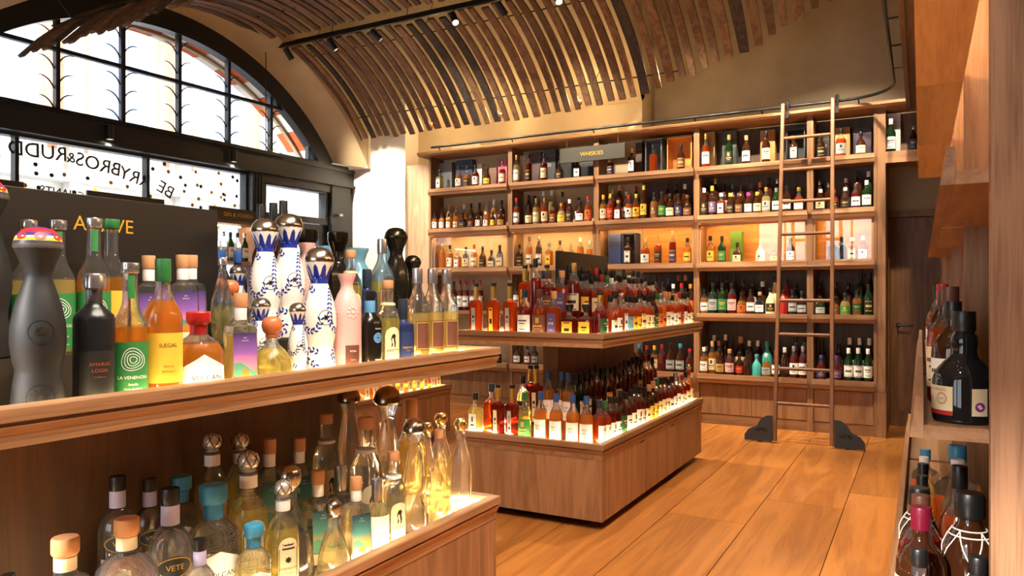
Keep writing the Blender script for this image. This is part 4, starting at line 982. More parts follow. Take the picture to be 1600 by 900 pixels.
# ---- gift boxes on the top shelf and in the glass cabinets
def gift(px0, px1, top, colr, lb, row='A', y=YF+.16, th=.09, base=None, text=None, open_=False):
    x0, x1 = onY(px0, y), onY(px1, y)
    bi = 5 if base is not None else max(i for i in range(5) if (x0+x1)/2 > BX[i] or i == 0)
    if bi < 5: x0 = max(x0, BX[bi]+.032); x1 = min(x1, BX[bi+1]-.032)
    else: x0 = max(x0, BX[5]+.075)
    zS = base if base is not None else SURF[row]; h = zat(top, (x0+x1)/2, y) - zS
    m = colr if not isinstance(colr, str) else mat('card_'+colr, colr, .5)
    e = empty('gift_box', ((x0+x1)/2, y, zS+.0005), 0, lb, 'box', 'gift boxes behind the display bottles'); w = (x1-x0)/2
    if open_:
        bx('back', m, e, -w, w, th-.012, th, 0, h)
        for a in ((-w,-w+.012,0,h),(w-.012,w,0,h)): bx('side', m, e, a[0], a[1], 0, th-.012, a[2], a[3])
        bx('lid_edge', m, e, -w+.012, w-.012, 0, th-.012, h-.014, h); bx('tray_foot', m, e, -w+.012, w-.012, 0.02, th-.012, 0, .004)
    else:
        bx('carton', m, e, -w, w, 0, th, 0, h, .003); bx('lid_band', mat('card_band', '8d7a55', .4, metal=.3), e, -w-.0008, w+.0008, -.0008, th+.0008, h*.80, h*.81)
    if text:
        v, f = text_mesh(text, .05); MB().add([(x, -.0012, h*.5+y_) for x, y_ in v], f).build('box_lettering', printink['w'], e, recalc=False)
    return e
yb_ = YF+.20
for a in ((680,706,254,'7f8288','grey gift box behind the pale bottle, top shelf, first bay'),(712,738,250,'33405e','blue gift box behind amber bottles, top shelf, first bay'),(745,753,256,'d8d2c4','narrow cream gift box, top shelf, first bay'),(764,776,262,'6a4a34','small brown gift box, top shelf, first bay'),(778,792,248,'c4607a','bright pink gift box on the top shelf by the upright'),
          (810,822,243,'d3c8b6','pale tube-like box between bottles, top shelf, second bay'),(828,845,237,'5d4448','mauve-brown gift box, top shelf, second bay'),(871,893,247,'191a1f','black gift box behind squat bottle, top shelf, second bay'),(905,927,247,'20222b','navy-black gift box behind sign, top shelf, second bay'),
          (993,1003,223,'4a3320','slim brown gift box, top shelf, third bay'),(1097,1117,206,'a98a5e','tan gift box behind gold-capped bottle, top shelf, fourth bay'),(1128,1151,204,'3f4a40','green-grey gift box, top shelf, fourth bay'),
          (1188,1211,203,'a5713c','orange-tan wooden gift box, top shelf, fourth bay'),(1305,1328,199,'b08650','tan gift box behind wide red bottle, top shelf, fifth bay'),(1333,1362,199,'3a2c3c','dark purple gift box, top shelf, fifth bay')):
    gift(a[0], a[1], a[2], a[3], a[4], y=yb_)
gift(849,868,233,'4c4d52','dark grey gift box with white number twenty-five, second bay', y=yb_, text='25')
gift(1274,1296,210,'141414','black gift box with white letters, top shelf, fifth bay', y=yb_, text='CH')
gift(1381,1407,178,'c9c2c2','pale lilac gift box behind green bottle over the door', y=yb_, base=2.581)
gift(1008,1034,217,'6f7478','open grey gift case framing a flask, top shelf, third bay', y=YF+.13, th=.19, open_=True)
gift(1042,1081,214,amberwood,'open wooden gift case round a bottle, top shelf, third bay', y=YF+.13, th=.19, open_=True)
gift(1228,1258,201,'3a3d40','open dark grey gift case behind the ladder rail, fourth bay', y=YF+.13, th=.19, open_=True)
gift(951,970,366,'33406e','upright blue gift lid with pale square in the glass cabinet', 'C', y=YF+.14)
gift(972,993,364,'262d52','open navy gift case round a bottle in the glass cabinet', 'C', y=YF+.15, th=.17, open_=True)
gift(1141,1159,362,'5f8a2e','green and yellow gift box in the glass cabinet, fourth bay', 'C', y=YF+.17)
# ================================================================== DECORATION OF THE NEAR BOTTLES
def gradient(name, stops, axis=2, interp='LINEAR', rough=.5):
    if name in MATS: return MATS[name]
    m = mat(name, (.5,.5,.5), rough); n, l, p = nodes(m); tc = n.new('ShaderNodeTexCoord'); sx = n.new('ShaderNodeSeparateXYZ')
    l.new(tc.outputs['Generated'], sx.inputs[0]); r = ramp(n, stops); r.color_ramp.interpolation = interp
    l.new(sx.outputs[axis], r.inputs[0]); l.new(r.outputs[0], p.inputs['Base Color']); return m
raymat = gradient('print_dusk', [(0,'e6905c'),(.25,'e0889c'),(.55,'8a5aa8'),(1,'3c2a5e')])
raysilver = gradient('print_dawn', [(0,'d8b860'),(.2,'c8a04c'),(.5,'4a8f8c'),(1,'1c3440')])
beads = gradient('bead_bands', [(0,'5a5550'),(.22,'3a3550'),(.34,'c8c020'),(.46,'d8d8d0'),(.56,'4a2c80'),(.72,'c22a28'),(.9,'5a2c86')], interp='CONSTANT', rough=.4)
netm = mat('net_string', 'd9d2bd', .8); silverd = mat('silver_dark', '9a9a96', .25, metal=1)
capm['x'] = mat('dome_silver', 'b9b4aa', .2, metal=1); capm['X'] = mat('dome_dark', '3a352a', .22, metal=.9); capm['Y'] = mat('dome_bronze', '9a8468', .2, metal=1); capm['z'] = beads; capm['e'] = mat('wood_ball', 'c06a3c', .35)
capm['G'] = mat('knob_gold', 'd9c48a', .22, metal=1); capm['P'] = mat('pine_cone', 'cfcabc', .3, metal=.6)
CAPW.update(Y='bronze-domed', x='silver-domed', X='dark-domed', z='beaded', e='orange-ball', G='gold-ball', P='pine-cone')
def shared(key, fn):
    if key not in PRINT: PRINT[key] = fn()
    return PRINT[key]
def deco(e, key, part, fn, m, smooth=None, parent=None):
    me = shared((key, part), lambda: fn().mesh(part, smooth, False)); return obj(part, me, m, parent or e)
def rings_poly(u, z, radii, w, seg=26, wob=.07):
    out = []
    for R in radii:
        v = []
        for k in range(seg):
            a = 2*math.pi*k/seg; q = 1+wob*math.sin(3*a+R)
            for r in (R*q-w/2, R*q+w/2): v.append((u+r*math.cos(a), z+r*1.02*math.sin(a)))
        out.append((v, [(2*k, 2*k+1, (2*k+3) % (2*seg), (2*k+2) % (2*seg)) for k in range(seg)]))
    return out
def bar_poly(u0, u1, z0, z1, n=6):
    v = []
    for i in range(n+1): v += [(u0+(u1-u0)*i/n, z0), (u0+(u1-u0)*i/n, z1)]
    return (v, [(2*i, 2*i+2, 2*i+3, 2*i+1) for i in range(n)])
def leaf(u, z, ang, L=.75, W=.42):
    v = []
    for a, b in ((0,0),(.35,.5),(.7,.42),(1,0),(.7,-.42),(.35,-.5)):
        x, y = a*L, b*W; v.append((u+x*math.cos(ang)-y*math.sin(ang), z+x*math.sin(ang)+y*math.cos(ang)))
    return (v, [tuple(range(6))])
def vine(pts, step=1.05, L=1.35):
    out = []; i = 0
    for (a, b) in zip(pts, pts[1:]):
        d = math.hypot(b[0]-a[0], b[1]-a[1]); n_ = max(1, int(d/step)); an = math.atan2(b[1]-a[1], b[0]-a[0])
        for k in range(n_):
            u = a[0]+(b[0]-a[0])*k/n_; z = a[1]+(b[1]-a[1])*k/n_
            out += [leaf(u, z, an+.85, L, .62), leaf(u, z, an-.85, L, .62)]
    return out
blueink = mat('cobalt_glaze', '22348c', .2)
def arc(cu, cz, R, a0, a1, n=10, sx=1.0): return [(cu+R*sx*math.cos(a0+(a1-a0)*k/n), cz+R*math.sin(a0+(a1-a0)*k/n)) for k in range(n+1)]
def ceramic(e):
    def leaves():
        P = []
        for c in (-4.4, 4.4, 11.5, -11.5):
            P += vine([(c-1.6, 27.0),(c-2.6,24),(c-3.2,20),(c-3.0,16.5),(c-1.2,14.2),(c+1.0,14.2),(c+2.6,16),(c+3.0,19)])
            P += vine([(c+1.5,25.6),(c+.2,27.4),(c-1.2,27)])
            P += vine([(c+2.4,8.0),(c+.2,9.0),(c-2.0,7.6),(c-1.2,5.6),(c+1.4,4.6),(c+2.0,2.6),(c-.4,1.4),(c-2.4,2.2)])
        return decal('z', P, .05)
    def crown():
        P = []
        for k in range(9):
            r0 = 2.55; u = 2*math.pi*r0*k/9
            P.append(([(u-.9, 28.6),(u+.9,28.6),(u+.95,30.2),(u+.62,31.4),(u+.40,33.0),(u,34.0),(u-.40,33.0),(u-.62,31.4),(u-.95,30.2)], [tuple(range(9))]))
        v, f = bar_poly(-math.pi*2.5, math.pi*2.5, 28.2, 29.4, 30); P.append((v, f))
        m = MB()
        for v, f in P:   # wrap by angle so the crown's teeth follow the flaring collar
            m.add([(lambda th, z: ((rad(STY['z']['b'], z)+.06)/100*math.sin(th), -(rad(STY['z']['b'], z)+.06)/100*math.cos(th), z/100))(x/2.55, z) for x, z in v], f)
        return m
    def medal():
        P = rings_poly(0, 18.2, (2.1,), .16, 24, 0)
        for k in range(6): P.append(leaf(0, 18.2, k*math.pi/3, 1.05, .5))
        return decal('z', P, .09)
    deco(e, 'z', 'painted_leaves', leaves, blueink)['kind'] = 'stuff'
    deco(e, 'z', 'painted_crown', crown, blueink); deco(e, 'z', 'silver_medallion', medal, silverd)
def blackclay(e):
    def medal():
        return decal('z', [leaf(0, 17.2, math.pi/2+(k-3)*.36, 1.9-abs(k-3)*.18, .30) for k in range(7)], .10)
    def rim(): return decal('z', rings_poly(0, 17.8, (2.35,), .22, 28, 0), .06)
    def flower():
        P = []
        for c in (0, 8.2, -8.2):
            P += rings_poly(c, 4.6, (2.6,), .14, 24, 0)
            for k in range(12): P.append(leaf(c+.5*math.cos(k*math.pi/6), 4.6+.5*math.sin(k*math.pi/6), k*math.pi/6, 1.7, .34))
        return decal('z', P, .05)
    deco(e, 'zb', 'agave_emblem', medal, silverd); deco(e, 'zb', 'emblem_rim', rim, mat('clay_rim', '181818', .5)); deco(e, 'zb', 'carved_flowers', flower, MATS['clay_rim'])['kind'] = 'stuff'
    def spots():
        m = MB()
        for k in range(7):
            th = k*2*math.pi/7
            pts = []
            for a in range(12):
                z_ = 37.0 + .75*math.sin(a*math.pi/6); t_ = th + .27*math.cos(a*math.pi/6); r_ = rad(STY['z']['c'], z_) + .10
                pts.append((r_/100*math.sin(t_), -r_/100*math.cos(t_), z_/100))
            m.add(pts, [tuple(range(12))])
        return m
    deco(e, 'zb', 'bead_flowers', spots, mat('bead_red', 'd8341c', .4))
def venenosa(e, lo):
    deco(e, 'v', 'label_lettering', lambda: MB_join(decal('v', rings_poly(0, 11.2, (.75,1.35,1.95,2.55), .16)), words_on('v', [('LA VENENOSA', 1.05, 0, 6.7), ('Raicilla', .75, 0, 5.2), ('Costa de Jalisco', .62, 0, 4.2), ('100% Agave Maximiliana', .45, 0, 2.2)])), printink['w'], parent=lo)
    deco(e, 'v', 'neck_strip', lambda: decal('v', [bar_poly(-.75, .75, 25.5, 31)], .05), paper['n'])
def MB_join(*ms):
    r = MB()
    for m in ms: r.add(m.v, m.f)
    return r
def lettered(e, st, key, rows, ink, parent):
    deco(e, st+key, 'label_lettering', lambda: words_on(st, rows), ink, parent=parent)['kind'] = 'stuff'
def label_of(e):
    for c in e.children:
        if c.name.split('.')[0] == 'label': return c
def new_label(e, st, key, m, *a, **k):
    lo = deco(e, st+key, 'label', lambda: patch(st, *a, **k), m, 60); return lo
def rayo(e, silver=False):
    hill = lambda s_: -1.6 + 1.1*math.cos(s_*2.4+.8)
    lo = new_label(e, 'e', 'ray', raysilver if silver else raymat, 4.1, 15.4, 2.65)
    deco(e, 'e', 'hill_print', lambda: patch('e', 4.15, 6.5, 2.6, .07, top=lambda s_: 1.3*math.cos(s_*1.9+1.2)), mat('print_hill_green', '4f9078', .5), 60, lo)
    deco(e, 'e', 'hill_print_orange', lambda: patch('e', 4.15, 5.2, 1.0, .09, top=lambda s_: .9*math.cos(s_*1.5)), mat('print_hill_orange', 'd8762c', .5), 60, lo)
    l2 = new_label(e, 'e', 'raystrip', paper['c'], .9, 3.9, 3.0)
    lettered(e, 'e', 'rayt', [('EL RAYO', .95, 0, 1.3)], printink['k'], l2); lettered(e, 'e', 'rayt2', [('R R', .5, 0, 14.0), ('REPOSADO', .34, 0, 13.3)], printink['w'], lo)
    for ch in list(e.children):
        if ch.name.split('.')[0] == 'label' and ch.data == style_meshes('e').get('label'): bpy.data.objects.remove(ch)

# ================================================================== AGAVE ISLAND, UPPER TRAY
def agave(st, px_, py_, X, cap, liq, lab, lb, name='tequila_bottle', cat='tequila bottle', z=None, wf=1.0, rz=None, base=None, c2=None, fill=None, group='agave spirits on the upper tray', pk=None, H=None):
    Y = onX(px_, X); z = US if z is None else z
    if H is None: H = zat(py_, X, Y) - z
    return dict(st=st, X=X, Y=Y, z=z, H=H, cap=cap, liq=liq, lab=lab, lb=lb, name=name, cat=cat, wf=wf, rz=math.pi/2-.42 if rz is None else rz, c2=c2, fill=fill, group=group, pk=pk, fn=None)
def place(specs, bounds, block=None):
    items = [[s['X'], s['Y'], width(s['st'], s['H'], s['wf'])] for s in specs]
    relax(items, bounds)
    bad = crowded(items); rows_ = {}
    if block:
        for q_, (X, Y, r) in enumerate(items):
            if math.hypot(X-min(max(X, block[0]), block[1]), Y-min(max(Y, block[2]), block[3])) < r+.001: bad.add(q_)
    for q_, s in enumerate(specs):
        if q_ not in bad and s.get('ok'): rows_.setdefault(s['ok'], []).append(q_)
    for k_, v in rows_.items():
        for i_, q_ in enumerate(sorted(v, key=lambda q: items[q][0 if k_[0] == 'front' else 1])): specs[q_]['lb'] = specs[q_]['lb'].replace('@', ORD[i_])
    for q_, (s, (X, Y, r)) in enumerate(zip(specs, items)):
        if q_ in bad: continue
        e = bottle(s['st'], X, Y, s['z'], s['H'], s['rz'], s['cap'], s['liq'], s['lab'], s['name'], s['lb'], s['cat'], s['group'], s['wf'], pk=s['pk'], c2=s['c2'], fill=s['fill'])
        if s['fn']: s['fn'](e)
def F(d, fn): d['fn'] = fn; return d
fr, rw = -1.612, -1.70
UR = US + RIS
def f_il(e): lettered(e, 's', 'il', [('ILEGAL', 1.15, .3, 11.6), ('MEZCAL', .55, .3, 7.4), ('REPOSADO', .5, .3, 6.4)], printink['k'], label_of(e))
def f_vol(e):
    for ch in list(e.children):
        if ch.name.split('.')[0] == 'label': bpy.data.objects.remove(ch)
    lo = new_label(e, 'd', 'vol', paper['w'], 1.2, 6.2, 3.9, top=lambda s_: 2.6*(1-abs(s_)))
    lettered(e, 'd', 'volt', [('VOLCAN', 1.35, .4, 3.6), ('DE MI TIERRA', .5, .4, 2.8), ('ANEJO', .5, 1.0, 1.8)], printink['k'], lo)
def f_ama(e): lettered(e, 'm', 'am', [('AMARAS', 1.15, .6, 10.6), ('LOGIA', 1.15, .6, 9.2), ('CUPREATA', .5, .6, 7.9), ('MEZCAL', .55, .6, 3.4), ('ARTESANAL', .45, .6, 2.5)], mat('copper_print', 'b8683c', .4, metal=.5), label_of(e))
def f_pink(e):
    def flower(): 
        P = []
        for c in (0, 5.5, -5.5):
            P.append(([(c+.45*math.cos(k), 17.2+.45*math.sin(k)) for k in [i*math.pi/4 for i in range(8)]], [tuple(range(8))]))
            for q in range(8):
                a = q*math.pi/4; P.append(([(c+1.25*math.cos(a)+.38*math.cos(k), 17.2+1.35*math.sin(a)+.38*math.sin(k)) for k in [i*math.pi/4 for i in range(8)]], [tuple(range(8))]))
        return decal('x', P, .12)
    deco(e, 'x', 'raised_flowers', flower, mat('pink_relief', 'e6bdb2', .25))
    lettered(e, 'x', 'pk', [('ROSA', .7, 0, 6.6), ('TEQUILA', .35, 0, 4.4)], printink['w'], label_of(e))
def f_are(e):
    for ch in list(e.children):
        if ch.name.split('.')[0] == 'label': bpy.data.objects.remove(ch)
    lo = new_label(e, 'a', 'ar', paper['c'], 1.0, 11.8, 2.8, top=lambda s_: 2.6*math.sqrt(max(0, 1-s_*s_)))
    lettered(e, 'a', 'art', [('ARETTE', 1.35, 0, 6.2), ('TEQUILA', .5, 0, 5.2), ('BLANCO', .5, 0, 2.0)], printink['k'], lo)
    deco(e, 'a', 'horse_print', lambda: decal('a', [([(-.8,7.8),(.7,7.8),(.9,9.2),(.6,10.6),(.9,11.6),(.2,12.3),(-.5,11.8),(-.9,10.6),(-.6,9.2)], [tuple(range(9))])], .10), printink['k'], parent=lo)
def f_mij(e): lettered(e, 'j', 'mj', [('MIJENTA', 1.05, 0, 7.2), ('TEQUILA', .45, 0, 6.3), ('REPOSADO', .45, 0, 2.6)], printink['k'], label_of(e))
def f_mijn(e): lettered(e, 'j', 'mjn', [('MIJENTA', 1.05, 0, 7.2), ('ANEJO', .45, 0, 6.3)], printink['g'], label_of(e))
def f_gold(e):
    for ch in list(e.children):
        if ch.name.split('.')[0] == 'label': bpy.data.objects.remove(ch)
    new_label(e, 's', 'gl1', paper['u'], 5.0, 13.7, 2.45)
    lo = new_label(e, 's', 'gl2', paper['k'], 1.2, 3.6, 2.4); lettered(e, 's', 'gls', [('ty', 2.2, 0, 1.6)], printink['w'], lo)
    deco(e, 's', 'label_border', lambda: decal('s', [bar_poly(-2.2,2.2,13.2,13.4), bar_poly(-2.2,2.2,5.3,5.5), bar_poly(-2.2,-2.0,5.3,13.4,1), bar_poly(2.0,2.2,5.3,13.4,1)], .09), printink['g'], parent=label_of(e))
def f_blk(e):
    lo = new_label(e, 'D', 'bk', paper['B'], 19.9, 23.5, 10)
    deco(e, 'D', 'eye_emblem', lambda: decal('D', rings_poly(1.0, 11.6, (.5,1.0,1.5), .32, 20, 0), .08), mat('eye_blue', '6fa8d8', .4))
    lettered(e, 'D', 'bkt', [('TEQUILA', .6, 1, 14.4), ('RESERVA', .6, 1, 4.2), ('MEXICO', .5, 1, 3.2)], printink['w'], lo)
TQ = [
 F(agave('z', 60, 355, -1.615, 'z', 'D', '-', 'matt black clay decanter with beaded dome stopper, nearer tray edge', 'mezcal_decanter', 'decanter'), blackclay),
 F(agave('m', 147, 428, fr, 's', 'M', 'k', 'matt black cylinder bottle with silver stopper beside green labels', 'mezcal_bottle', 'mezcal bottle', c2='S'), f_ama),
 F(agave('v', 206, 411, fr, 's', 'a', 'n', 'green-labelled tall bottle at tray edge between black and orange bottles', 'raicilla_bottle', 'raicilla bottle'), lambda e: venenosa(e, label_of(e))),
 F(agave('s', 259, 405, fr, 'n', 'a', 'y', 'amber bottle with orange label and green wax top at tray edge', 'mezcal_bottle', 'mezcal bottle', fill=.78), f_il),
 F(agave('d', 315, 487, fr, 'r', 'o', 'w', 'squat orange decanter with red stopper and white house-shaped label'), f_vol),
 F(agave('e', 370, 458, fr, 'c', 'p', '-', 'pale gold bottle with purple sunset label at the tray edge'), rayo),
 agave('o', 421, 495, fr, 'e', 'y', '-', 'round golden bottle with orange ball stopper at the tray edge'),
 F(agave('z', 465, 473, fr, 'x', 'W', '-', 'smallest white and blue ceramic decanter at the tray edge', 'ceramic_decanter', 'decanter', wf=.95), ceramic),
 F(agave('z', 500, 387, -1.635, 'x', 'W', '-', 'large white and blue ceramic decanter beside the pink bottle', 'ceramic_decanter', 'decanter'), ceramic),
 F(agave('x', 541, 428, fr, 'k', 'Q', 'u', 'pink ceramic bottle with copper label at the tray edge'), f_pink),
 F(agave('D', 578, 455, fr, 'k', 'E', '-', 'black bottle with bright blue neck band at the tray edge', c2='B'), f_blk),
 F(agave('a', 606, 438, fr, 'c', 'y', '-', 'cork-topped green-gold bottle with cream arched label, upper tray edge', c2='c'), f_are),
 F(agave('j', 632, 467, fr, 'K', 'N', 'b', 'navy bottle with navy label and cap at the tray edge'), f_mijn),
 F(agave('s', 650, 419, fr, 's', 'p', 'u', 'gold bottle with brown framed label next to the navy bottle', fill=.6), f_gold),
 F(agave('s', 676, 420, fr, 's', 'p', 'u', 'gold bottle with brown framed label, middle of the corner three', fill=.6), f_gold),
 F(agave('s', 698, 421, fr, 's', 'p', 'u', 'last gold bottle at the far tray corner', fill=.6), f_gold),
 F(agave('d', 243, 424, -1.74, 'r', 'o', 'w', 'squat red-stoppered decanter half hidden behind the green-waxed bottle'), f_vol),
 F(agave('z', 408, 416, -1.74, 'x', 'W', '-', 'small white and blue ceramic decanter behind the round golden bottle', 'ceramic_decanter', 'decanter'), ceramic),
]
for s in TQ[16:]: s['H'] = .185 if s['st'] == 'd' else .25
place(TQ, (-1.795, G1[1]-.037, G1[2]+.04, G1[3]-.04))
r1, r2, r3 = -1.85, -1.95, -2.13
TR = [
 F(agave('z', 5, 283, r1, 'z', 'D', '-', 'matt black clay decanter with beaded dome standing on the riser', 'mezcal_decanter', 'decanter', z=UR), blackclay),
 F(agave('v', 87, 348, r1, 's', 'p', 'n', 'green-labelled tall bottle on the riser right behind the clay decanter', 'raicilla_bottle', 'raicilla bottle', z=UR), lambda e: venenosa(e, label_of(e))),
 F(agave('v', 113, 346, r1, 's', 'p', 'n', 'green-labelled tall bottle on the riser, middle of three', 'raicilla_bottle', 'raicilla bottle', z=UR), lambda e: venenosa(e, label_of(e))),
 F(agave('v', 152, 343, r1, 's', 'a', 'n', 'green-labelled tall bottle on the riser above the black cylinder bottle', 'raicilla_bottle', 'raicilla bottle', z=UR), lambda e: venenosa(e, label_of(e))),
 agave('v', 196, 344, r1, 'n', 'a', 'y', 'amber bottle with green cork before the black board', 'mezcal_bottle', 'mezcal bottle', z=UR),
 F(agave('e', 236, 400, r1, 'c', 'a', '-', 'cork-topped amber bottle on the riser behind red stopper', z=UR), lambda e: rayo(e)),
 F(agave('e', 274, 398, r1, 'c', 'p', '-', 'cork-topped gold bottle with dusk label on the riser, nearer the green wax', z=UR), rayo),
 F(agave('e', 307, 397, r1, 'c', 'p', '-', 'cork-topped gold bottle with dusk label on the riser, nearer the glass stopper', z=UR), rayo),
 agave('p', 333, 403, r1, 's', 'c', '-', 'clear bottle with glass stopper on the riser behind orange labels', z=UR),
 agave('o', 361, 433, r1, 'e', 'y', '-', 'round golden bottle with orange ball stopper on the riser', z=UR, H=.19),
 F(agave('z', 371, 416, r2, 'x', 'W', '-', 'small white and blue ceramic decanter on the riser', 'ceramic_decanter', 'decanter', z=UR, H=.24), ceramic),
 F(agave('z', 398, 340, r1, 'x', 'W', '-', 'tall white and blue ceramic decanter on the riser, nearer the black board', 'ceramic_decanter', 'decanter', z=UR), ceramic),
 F(agave('z', 442, 333, r1, 'x', 'W', '-', 'tall white and blue ceramic decanter on the riser, highest silver dome', 'ceramic_decanter', 'decanter', z=UR), ceramic),
 F(agave('x', 480, 380, r1-.02, 'k', 'Q', 'u', 'pink ceramic bottle on the riser behind the large white decanter', z=UR), f_pink),
 F(agave('a', 548, 391, r1, 'c', 'y', '-', 'cork-topped bottle with cream label on the riser', z=UR, c2='c'), f_are),
 F(agave('j', 575, 421, r1, 'K', 'N', 'b', 'navy capped bottle on the riser behind the blue-necked bottle', z=UR), f_mijn),
 F(agave('s', 609, 375, r1, 's', 'y', 'u', 'tall gold bottle with copper label on the riser', z=UR, fill=.6), f_gold),
 agave('z', 632, 357, r1, 'X', 'E', '-', 'glossy black decanter with dark dome, taller of two', 'lacquer_decanter', 'decanter', z=UR),
 agave('z', 669, 401, r1, 'X', 'E', '-', 'glossy black decanter with dark dome, shorter of two', 'lacquer_decanter', 'decanter', z=UR),
]
place(TR, (-1.998+.02, -1.797, G1[2]+.2, G1[3]-.10))
TB = [
 agave('t', 346, 381, r3, 'b', 'k', 'b', 'dark bottle with blue capsule just past the black board, nearer it', z=UR, H=.30),
 agave('t', 371, 381, r3, 'b', 'k', 'b', 'dark bottle with blue capsule just past the black board, nearer the decanters', z=UR, H=.30),
 agave('u', 410, 320, r3, 'k', 'd', 'r', 'very tall dark bottle behind the first tall ceramic decanter', z=UR, wf=.8),
 agave('u', 442, 317, r3, 'k', 'd', 'r', 'very tall dark bottle hidden behind the highest silver dome', z=UR, wf=.8),
 agave('u', 474, 322, r3, 'k', 'd', 'r', 'very tall dark bottle with grey neck band beside the street door', z=UR, wf=.8),
 F(agave('x', 423, 382, r3+.1, 'k', 'Q', 'u', 'pink ceramic bottle behind the two tall ceramic decanters', z=UR, wf=.85), f_pink),
 agave('l', 515, 365, -2.16, 'X', 'E', '-', 'dark brown horn-topped flask behind the blue ceramic bottles, first', z=UR),
 agave('l', 543, 364, -2.10, 'X', 'E', '-', 'dark brown horn-topped flask behind the blue ceramic bottles, second', z=UR),
]
place(TB, (-2.20, -2.015, G1[2]+.2, G1[3]-.205))
place([agave('h', 527, 385, -2.28, 'k', 'H', '-', 'blue ceramic bottle at the tray end, nearest to the white dome'), agave('h', 562, 388, -2.148, 'k', 'H', '-', 'blue ceramic bottle at the tray end, middle of three'),
 agave('h', 592, 389, -2.04, 'k', 'H', '-', 'blue ceramic bottle at the tray end against the white wall')], (-2.44, -1.8, G1[3]-.195, G1[3]-.037))

# ================================================================== AGAVE ISLAND, LOWER TRAY
def f_for(e):
    for ch in list(e.children):
        if ch.name.split('.')[0] == 'label': bpy.data.objects.remove(ch)
    lo = new_label(e, 'n', 'fo', paper['c'], 2.0, 13.6, 2.5, top=lambda s_: 2.4*math.sqrt(max(0, 1-s_*s_)))
    deco(e, 'n', 'label_lettering', lambda: MB_join(decal('n', rings_poly(0, 4.3, (1.25,1.7), .2, 22, 0) + [bar_poly(-2.3,-2.15,2.2,13.4,1), bar_poly(2.15,2.3,2.2,13.4,1)] + [leaf(-.1, 10.6, k*math.pi/4, .9, .4) for k in range(8)] + [bar_poly(-1.6,1.6,13.2,13.6), bar_poly(-1.2,1.2,14.2,14.5)]), words_on('n', [('FORTALEZA', .78, 0, 8.2), ('TEQUILA', .6, 0, 7.1)])), printink['k'], parent=lo)
    def lat():
        m = MB()
        for sgn in (1,-1):
            for k in range(6):
                p = []
                for i in range(9):
                    ph = .25+2.2*i/8; th = k*math.pi/3 + sgn*1.2*i/8; p.append((.0226*math.sin(ph)*math.sin(th), -.0226*math.sin(ph)*math.cos(th), .2765+.0208*math.cos(ph)))
                m.tube(p, .0011, 4)
        return m
    deco(e, 'n', 'cone_lattice', lat, mat('cone_groove', '2c2620', .6))
def f_con(e): deco(e, 'c', 'etched_lettering', lambda: words_on('c', [('CONVITE', 1.9, 0, 9.4), ('MEZCAL', .6, 0, 8.2)]), printink['w'])
def f_volb(e):
    for ch in list(e.children):
        if ch.name.split('.')[0] == 'label': bpy.data.objects.remove(ch)
    lo = new_label(e, 'V', 'vb', paper['w'], 5.0, 10.6, 4.2, top=lambda s_: 1.8*(1-abs(s_)))
    lettered(e, 'V', 'vbt', [('VOLCAN', 1.4, .3, 7.6), ('DE MI TIERRA', .5, .3, 6.7), ('BLANCO', .5, .3, 5.6)], printink['k'], lo)
    new_label(e, 'V', 'vbb', mat('base_blue', '2f7f98', .3), .4, 2.4, 4.6)
def f_ver(e):
    lo = label_of(e)
    lettered(e, 'D', 'ver', [('MEZQUITE', .85, .4, 6.4), ('MEZCAL', .6, .4, 5.3), ('ESPADIN', .6, .4, 3.2)], printink['u'], lo)
    l2 = deco(e, 'D', 'eye_label', lambda: patch('D', 12.6, 12.6, 3.9, .07, top=lambda s_: 2.2*(1-s_*s_), bot=lambda s_: -2.2*(1-s_*s_)), paper['k'], 60)
    deco(e, 'D', 'eye_print', lambda: MB_join(words_on('D', [('VETE', 1.5, 0, 12.1)]), decal('D', [( [(3.6*math.cos(a)*.97, 12.6+1.95*math.sin(a)*abs(math.sin(a))**.2) for a in [k*math.pi/14 for k in range(28)]] + [(3.4*math.cos(a)*.97, 12.6+1.75*math.sin(a)*abs(math.sin(a))**.2) for a in [k*math.pi/14 for k in range(28)]], [(k, (k+1) % 28, 28+(k+1) % 28, 28+k) for k in range(28)])], .09)), printink['g'], parent=l2)
def f_lace(e):
    def lat():
        m = MB()
        for k in range(8):
            for sgn in (1,-1):
                p = [( .0212*math.sin(.2+2.4*i/6)*math.sin(k*math.pi/4+sgn*.9*i/6), -.0212*math.sin(.2+2.4*i/6)*math.cos(k*math.pi/4+sgn*.9*i/6), .281+.0185*math.cos(.2+2.4*i/6)) for i in range(7)]
                m.tube(p, .0009, 4)
        return m
    deco(e, 'g', 'knob_lattice', lat, mat('lattice_gold', 'b08a3e', .3, metal=.8))
    lo = new_label(e, 'g', 'gb', paper['w'], 2.2, 4.2, 1.5); lettered(e, 'g', 'gbt', [('TEQUILA', .6, 0, 2.9)], printink['k'], lo)
f0, f1, f2 = -1.615, -1.725, -1.765
GL = 'agave spirits on the lower tray'
def low(*a, **k): k.setdefault('z', LS); k.setdefault('group', GL); return agave(*a, **k)
LR = LS + RIS*.7
